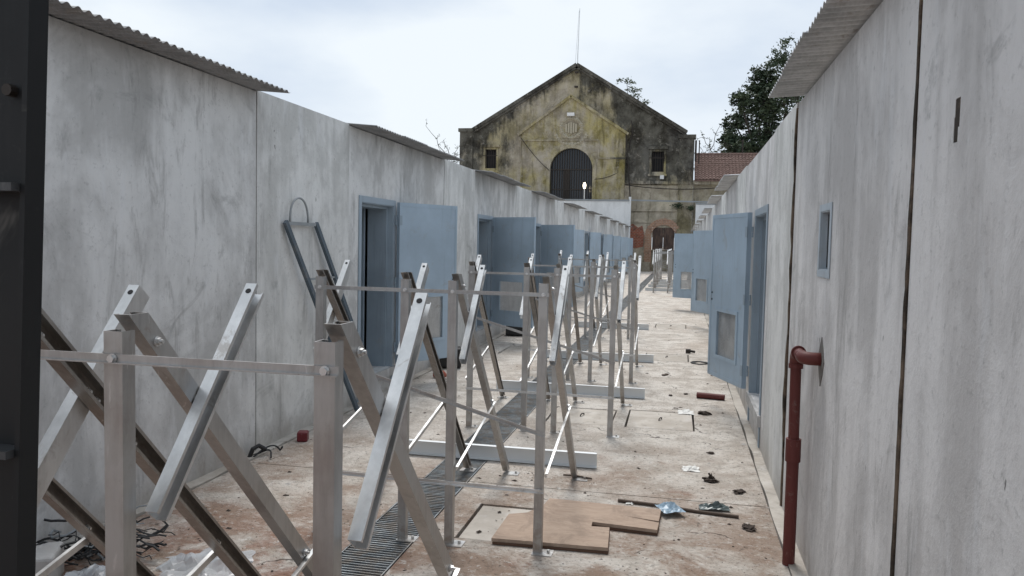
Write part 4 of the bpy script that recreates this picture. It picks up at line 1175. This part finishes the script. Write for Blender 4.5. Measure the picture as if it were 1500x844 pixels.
# sagging cables on the facade
def sag(a, b, k, n=10):
    a, b = V(a), V(b)
    return [a.lerp(b, i / n) - V((0, 0, k * 4 * (i / n) * (1 - i / n))) for i in range(n + 1)]
for pts, r in ((sag(hf(-11.4, 9.2, -0.55), hf(-9.3, 6.9, -0.55), 0.15), 0.025), (sag(hf(-6.1, 6.3, -0.55), hf(-3.4, 7.6, -0.3), 0.3), 0.022), (sag(hf(-4.0, 5.95, -0.3), hf(2.5, 5.8, -0.3), 0.2), 0.03),
               ([V(hf(-3.7 + 0.1 * math.sin(i), 10.4 - i * 0.42, -0.02)) for i in range(6)], 0.035), (sag(hf(-4.0, 9.3, -0.4), hf(-3.6, 4.9, -0.3), -0.1), 0.04)):
    put('cable', MB().tube(pts, r, 5), 'iron', hall)
# annex with a tiled roof on the right
ann = thing('tiled_annex', 'low annex with red clay tile roof right of the old hall', 'building', (3.5, FY, 0))
af = lambda u, v, w: (u - 3.5, w, v)
put('wall', MB().plate(0.63, 12.0, -0.3, 6.2, [], af, 0.05, 0.4), 'annex', ann)
put('eave', MB().prism([(0.63, 6.0), (12.0, 6.0), (12.0, 6.3), (0.63, 6.3)], af, -0.35, 0.049), 'annex', ann)
m = MB()
rows, zt0, zt1, yt0, yt1 = 13, 6.32, 8.36, -0.5, 3.0
for r in range(rows):
    f0, f1 = r / rows, (r + 1) / rows
    z0, z1 = zt0 + (zt1 - zt0) * f0 + 0.05, zt0 + (zt1 - zt0) * f1
    ya, yb = yt0 + (yt1 - yt0) * f0 - 0.02, yt0 + (yt1 - yt0) * f1
    x = 0.70
    while x < 11.8:
        w = 0.22
        jz = rnd.uniform(-0.012, 0.012)
        vs, fs = [], []
        for k in range(5):
            a = k / 4
            hz = 0.055 * math.sin(math.pi * a)
            vs += [af(x + w * a, z0 + hz + jz, ya), af(x + w * a, z1 + hz + jz, yb + 0.03), af(x + w * a, z0 + hz + jz - 0.06, ya)]
        for k in range(4):
            o = 3 * k
            fs += [(o, o + 1, o + 4, o + 3), (o, o + 3, o + 5, o + 2)]
        m.add(vs, fs)
        x += 0.235
tag(put('roof_tiles', m, 'tile', ann), kind='stuff')
put('roof_deck', MB().prism([(0.7, 0), (11.9, 0), (11.9, 1), (0.7, 1)], lambda u, v, w: (u - 3.5, yt0 + v * (yt1 - yt0), zt0 - 0.02 + v * (zt1 - zt0) + w), -0.1, 0.0), 'tile', ann)
put('ridge', MB().tube([V(af(0.7, zt1 + 0.03, yt1)), V(af(11.9, zt1 + 0.03, yt1))], 0.12, 8), 'tile', ann)
put('vent_pipe', MB().tube([V(af(4.0, zt1, yt1)), V(af(4.0, zt1 + 0.95, yt1))], 0.05, 8).tube([V(af(4.0, zt1 + 0.95, yt1)), V(af(4.0, zt1 + 1.05, yt1))], 0.09, 8), 'iron', ann)
put('downpipe', MB().tube([V(af(0.72, 9.0, -0.2)), V(af(0.72, 7.6, -0.2))], 0.07, 8).tube([V(af(0.95, 9.0, -0.2)), V(af(0.95, 7.4, -0.2))], 0.04, 8), 'iron', ann)

# flagpole on the gable
fp = thing('flagpole', 'thin pale flagpole on top of the gable', 'flagpole', (-7.58, FY + 0.1, 14.3))
put('pole', MB().tube([V((0, 0, -2.0)), V((0, 0, 0.8)), V((0.06, 0, 3.95))], 0.045, 8, taper=0.022), 'galv_new', fp)
put('halyard', MB().tube([V((-0.16, 0, 0.2)), V((0.02, 0, 3.8))], 0.012, 5), 'galv_new', fp)
put('bracket', MB().box(-0.12, 0.12, -0.5, -0.22, -1.6, -1.5).box(-0.12, 0.12, -0.5, -0.22, -0.6, -0.5), 'iron', fp)

# white boundary walls in front of the hall
WY = 54.0
t = thing('white_wall', 'white rendered boundary wall with grey coping beyond the left cells', 'wall', (-8, WY, 0))
put('face', MB().box(-9.5, 4.42, 0, 0.2, -0.25, 4.72), 'white', t)
put('coping', MB().box(-9.5, 4.46, -0.05, 0.25, 4.725, 4.83), 'ladder_top', t)
put('end_post', MB().box(4.425, 4.56, -0.03, 0.23, -0.25, 4.9).tube([V((4.49, 0.1, 4.9)), V((4.49, 0.1, 5.02))], 0.09, 10), 'white', t)
t = thing('white_wall', 'short white boundary wall stub seen above the right cells', 'wall', (1.6, WY, 0))
put('face', MB().box(-0.78, 3.0, 0, 0.2, -0.25, 4.55), 'white', t)
put('coping', MB().box(-0.8, 3.0, -0.04, 0.24, 4.555, 4.65), 'ladder_top', t)
o = put('steel_tie', MB().bar((-3.43, WY + 0.1, 4.80), (2.2, WY + 0.1, 4.72), 0.10, 0.10, (0, 0, 1)), 'ladder_top')
tag(o, 'thin grey horizontal tie between the two white walls', 'beam')
def blob_lamp():
    m = MB()
    prof = [(0.72, 0.04), (0.77, 0.075), (0.88, 0.105), (1.0, 0.105), (1.1, 0.07), (1.14, 0.03)]
    vs = [(r * math.cos(2 * math.pi * j / 12), r * math.sin(2 * math.pi * j / 12), z) for z, r in prof for j in range(12)]
    fs = [(i * 12 + j, i * 12 + (j + 1) % 12, i * 12 + 12 + (j + 1) % 12, i * 12 + 12 + j) for i in range(5) for j in range(12)]
    return m.add(vs, fs + [tuple(range(11, -1, -1)), tuple(60 + j for j in range(12))])
t = thing('lit_lamp', 'lit lamp on a short pole before the arched window', 'lamp', (-6.62, WY + 0.1, 4.83))
put('pole', MB().tube([V((0, 0, 0)), V((0, 0, 0.75))], 0.035, 8), 'paper', t)
put('lamp_head', blob_lamp(), 'lamp', t, True)

# ------------------------------------------------------------------ trees
def leaf_quad(m, c, s, mi=0):
    d = V((rnd.gauss(0, 1), rnd.gauss(0, 1), rnd.gauss(0, 0.7))).normalized()
    e = d.cross(V((rnd.gauss(0, 1), rnd.gauss(0, 1), rnd.gauss(0, 1)))).normalized()
    m.add([c - d * s, c + e * s * 0.42, c + d * s, c - e * s * 0.42], [(0, 1, 2, 3)], mi)
def limb(m, a, b, r0, r1, n=5, wob=0.08):
    pts = []
    L_ = (b - a).length
    for i in range(n + 1):
        f = i / n
        pts.append(a.lerp(b, f) + V((nz3(a.x, f * 3, b.z), nz3(a.y, f * 3, b.x), 0)) * wob * L_ * math.sin(math.pi * f))
    m.tube(pts, r0, 6, taper=r1, cap=False)
    return pts
def tree(name, label, base, lumps, per, leaf, mat, spread=0.34, group=None, trunk_r=0.35):
    """lumps: (centre, radius); every lump gets a limb, side twigs and leaf sprays with gaps between"""
    t = thing(name, label, 'tree', base, group)
    B = V(base)
    tr, cr = MB(), MB()
    fork = V((0, 0, (min(c[2] for c, r in lumps) - B.z) * 0.6))
    limb(tr, V((0, 0, -0.3)), fork, trunk_r, trunk_r * 0.7)
    for c, r in lumps:
        C = V(c) - B
        limb(tr, fork, C, trunk_r * 0.55, trunk_r * 0.15)
        for k in range(per):
            d = V((rnd.gauss(0, 1), rnd.gauss(0, 1), rnd.gauss(0, 0.8))).normalized() * r * rnd.random() ** 0.45
            e = C + d
            if rnd.random() < 0.35:
                limb(tr, C + d * 0.15, e, trunk_r * 0.09, trunk_r * 0.03, 3)
            s0 = r * spread * rnd.uniform(0.6, 1.2)
            for q in range(rnd.randint(16, 30)):
                off = V((rnd.gauss(0, 0.5), rnd.gauss(0, 0.5), rnd.gauss(0, 0.28))) * s0
                leaf_quad(cr, e + off, leaf * rnd.uniform(0.6, 1.3))
    put('trunk', tr, 'bark', t)
    put('crown', cr, mat, t)
    return t
TY = 76.0
def tp_(px, py, y=TY):
    """world point seen at a photo pixel, on the plane Y = y"""
    d = fw + r2 * ((px - 750) / 1159.27) - u2 * ((py - 422) / 1159.27)
    return EYE + d * (y / d.y)
lum = []
for px, py, r in ((1150, 92, 1.9), (1120, 108, 1.2), (1178, 108, 2.6), (1108, 128, 1.0), (1132, 135, 1.5), (1085, 150, 1.1), (1108, 168, 1.9), (1078, 180, 1.1), (1140, 178, 2.4), (1085, 208, 1.5), (1120, 205, 2.2), (1170, 160, 2.8), (1066, 205, 0.8), (1100, 218, 2.0), (1075, 222, 1.5), (1140, 215, 2.4), (1128, 150, 1.7), (1160, 125, 2.0)):
    q = tp_(px, py)
    lum.append(((q.x, TY + rnd.uniform(-1.6, 1.6), q.z), r))
tree('evergreen_tree', 'large dark leafy tree behind the tiled roof, right', (8.0, TY, -0.25), lum, 54, 0.17, 'leaf')
lum = []
for px, py, r in ((918, 122, 0.75), (930, 135, 0.9), (938, 150, 0.8), (925, 150, 0.8), (932, 165, 0.9)):
    q = tp_(px, py, 70)
    lum.append(((q.x, 70 + rnd.uniform(-0.5, 0.5), q.z), r))
tree('slender_tree', 'sparse dark tree rising just behind the right gable slope', (tp_(930, 200, 70).x, 70, -0.25), lum, 6, 0.12, 'leaf2', 0.5, None, 0.14)
def bare(name, label, base, top, n, spread, seed, leaves=0):
    r_ = random.Random(seed)
    t = thing(name, label, 'tree', base)
    B = V(base)
    T = V(top) - B
    tr, cr = MB(), MB()
    limb(tr, V((0, 0, -0.2)), T * 0.72, 0.16, 0.05)
    for i in range(n):
        a = T * r_.uniform(0.6, 0.78)
        b = a + V((r_.gauss(0, spread), r_.gauss(0, spread * 0.6), abs(r_.gauss(0.6, 0.5)) * spread))
        pts = limb(tr, a, b, 0.035, 0.014, 5, 0.15)
        for k in range(4):
            c = pts[r_.randint(2, 5)]
            e = c + V((r_.gauss(0, 0.5), r_.gauss(0, 0.3), r_.gauss(0.35, 0.4))) * spread * 0.5
            limb(tr, c, e, 0.016, 0.008, 3, 0.2)
            for q in range(leaves):
                leaf_quad(cr, c.lerp(e, r_.random()) + V((r_.gauss(0, .08), r_.gauss(0, .08), r_.gauss(0, .08))), 0.085)
    put('trunk', tr, 'bark', t)
    if leaves:
        put('crown', cr, 'leaf2', t)
q = tp_(1042, 185, 68)
bare('twiggy_tree', 'thin half-bare tree between hall and dark tree', (q.x, 68, -0.25), (q.x, 68, q.z + 1.0), 16, 1.5, 3, 5)
q = tp_(955, 165, 68)
bare('twiggy_tree', 'thin twiggy branches above the right roof slope', (q.x + 0.6, 68, -0.25), (q.x, 68, q.z + 1.2), 10, 1.1, 5, 3)
q = tp_(655, 212, 66)
bare('twiggy_tree', 'bare twiggy tree left of the old hall', (q.x, 66, -0.25), (q.x + 0.3, 66, q.z + 1.7), 18, 1.15, 9, 3)
# weed tufts growing from the old wall
for px, py, s, lb in ((992, 302, 0.34, 'green weed tuft growing from the old wall above the arch'), (1012, 305, 0.22, 'small weed tuft at the right end of the old wall')):
    q = tp_(px, py, FY - 0.15)
    m = MB()
    for i in range(150):
        leaf_quad(m, V((rnd.gauss(0, s * 0.5), -abs(rnd.gauss(0, 0.15)), rnd.gauss(0, s * 0.35))), 0.07)
    t = thing('weed_tuft', lb, 'plant', q)
    put('leaves', m, 'leaf', t)
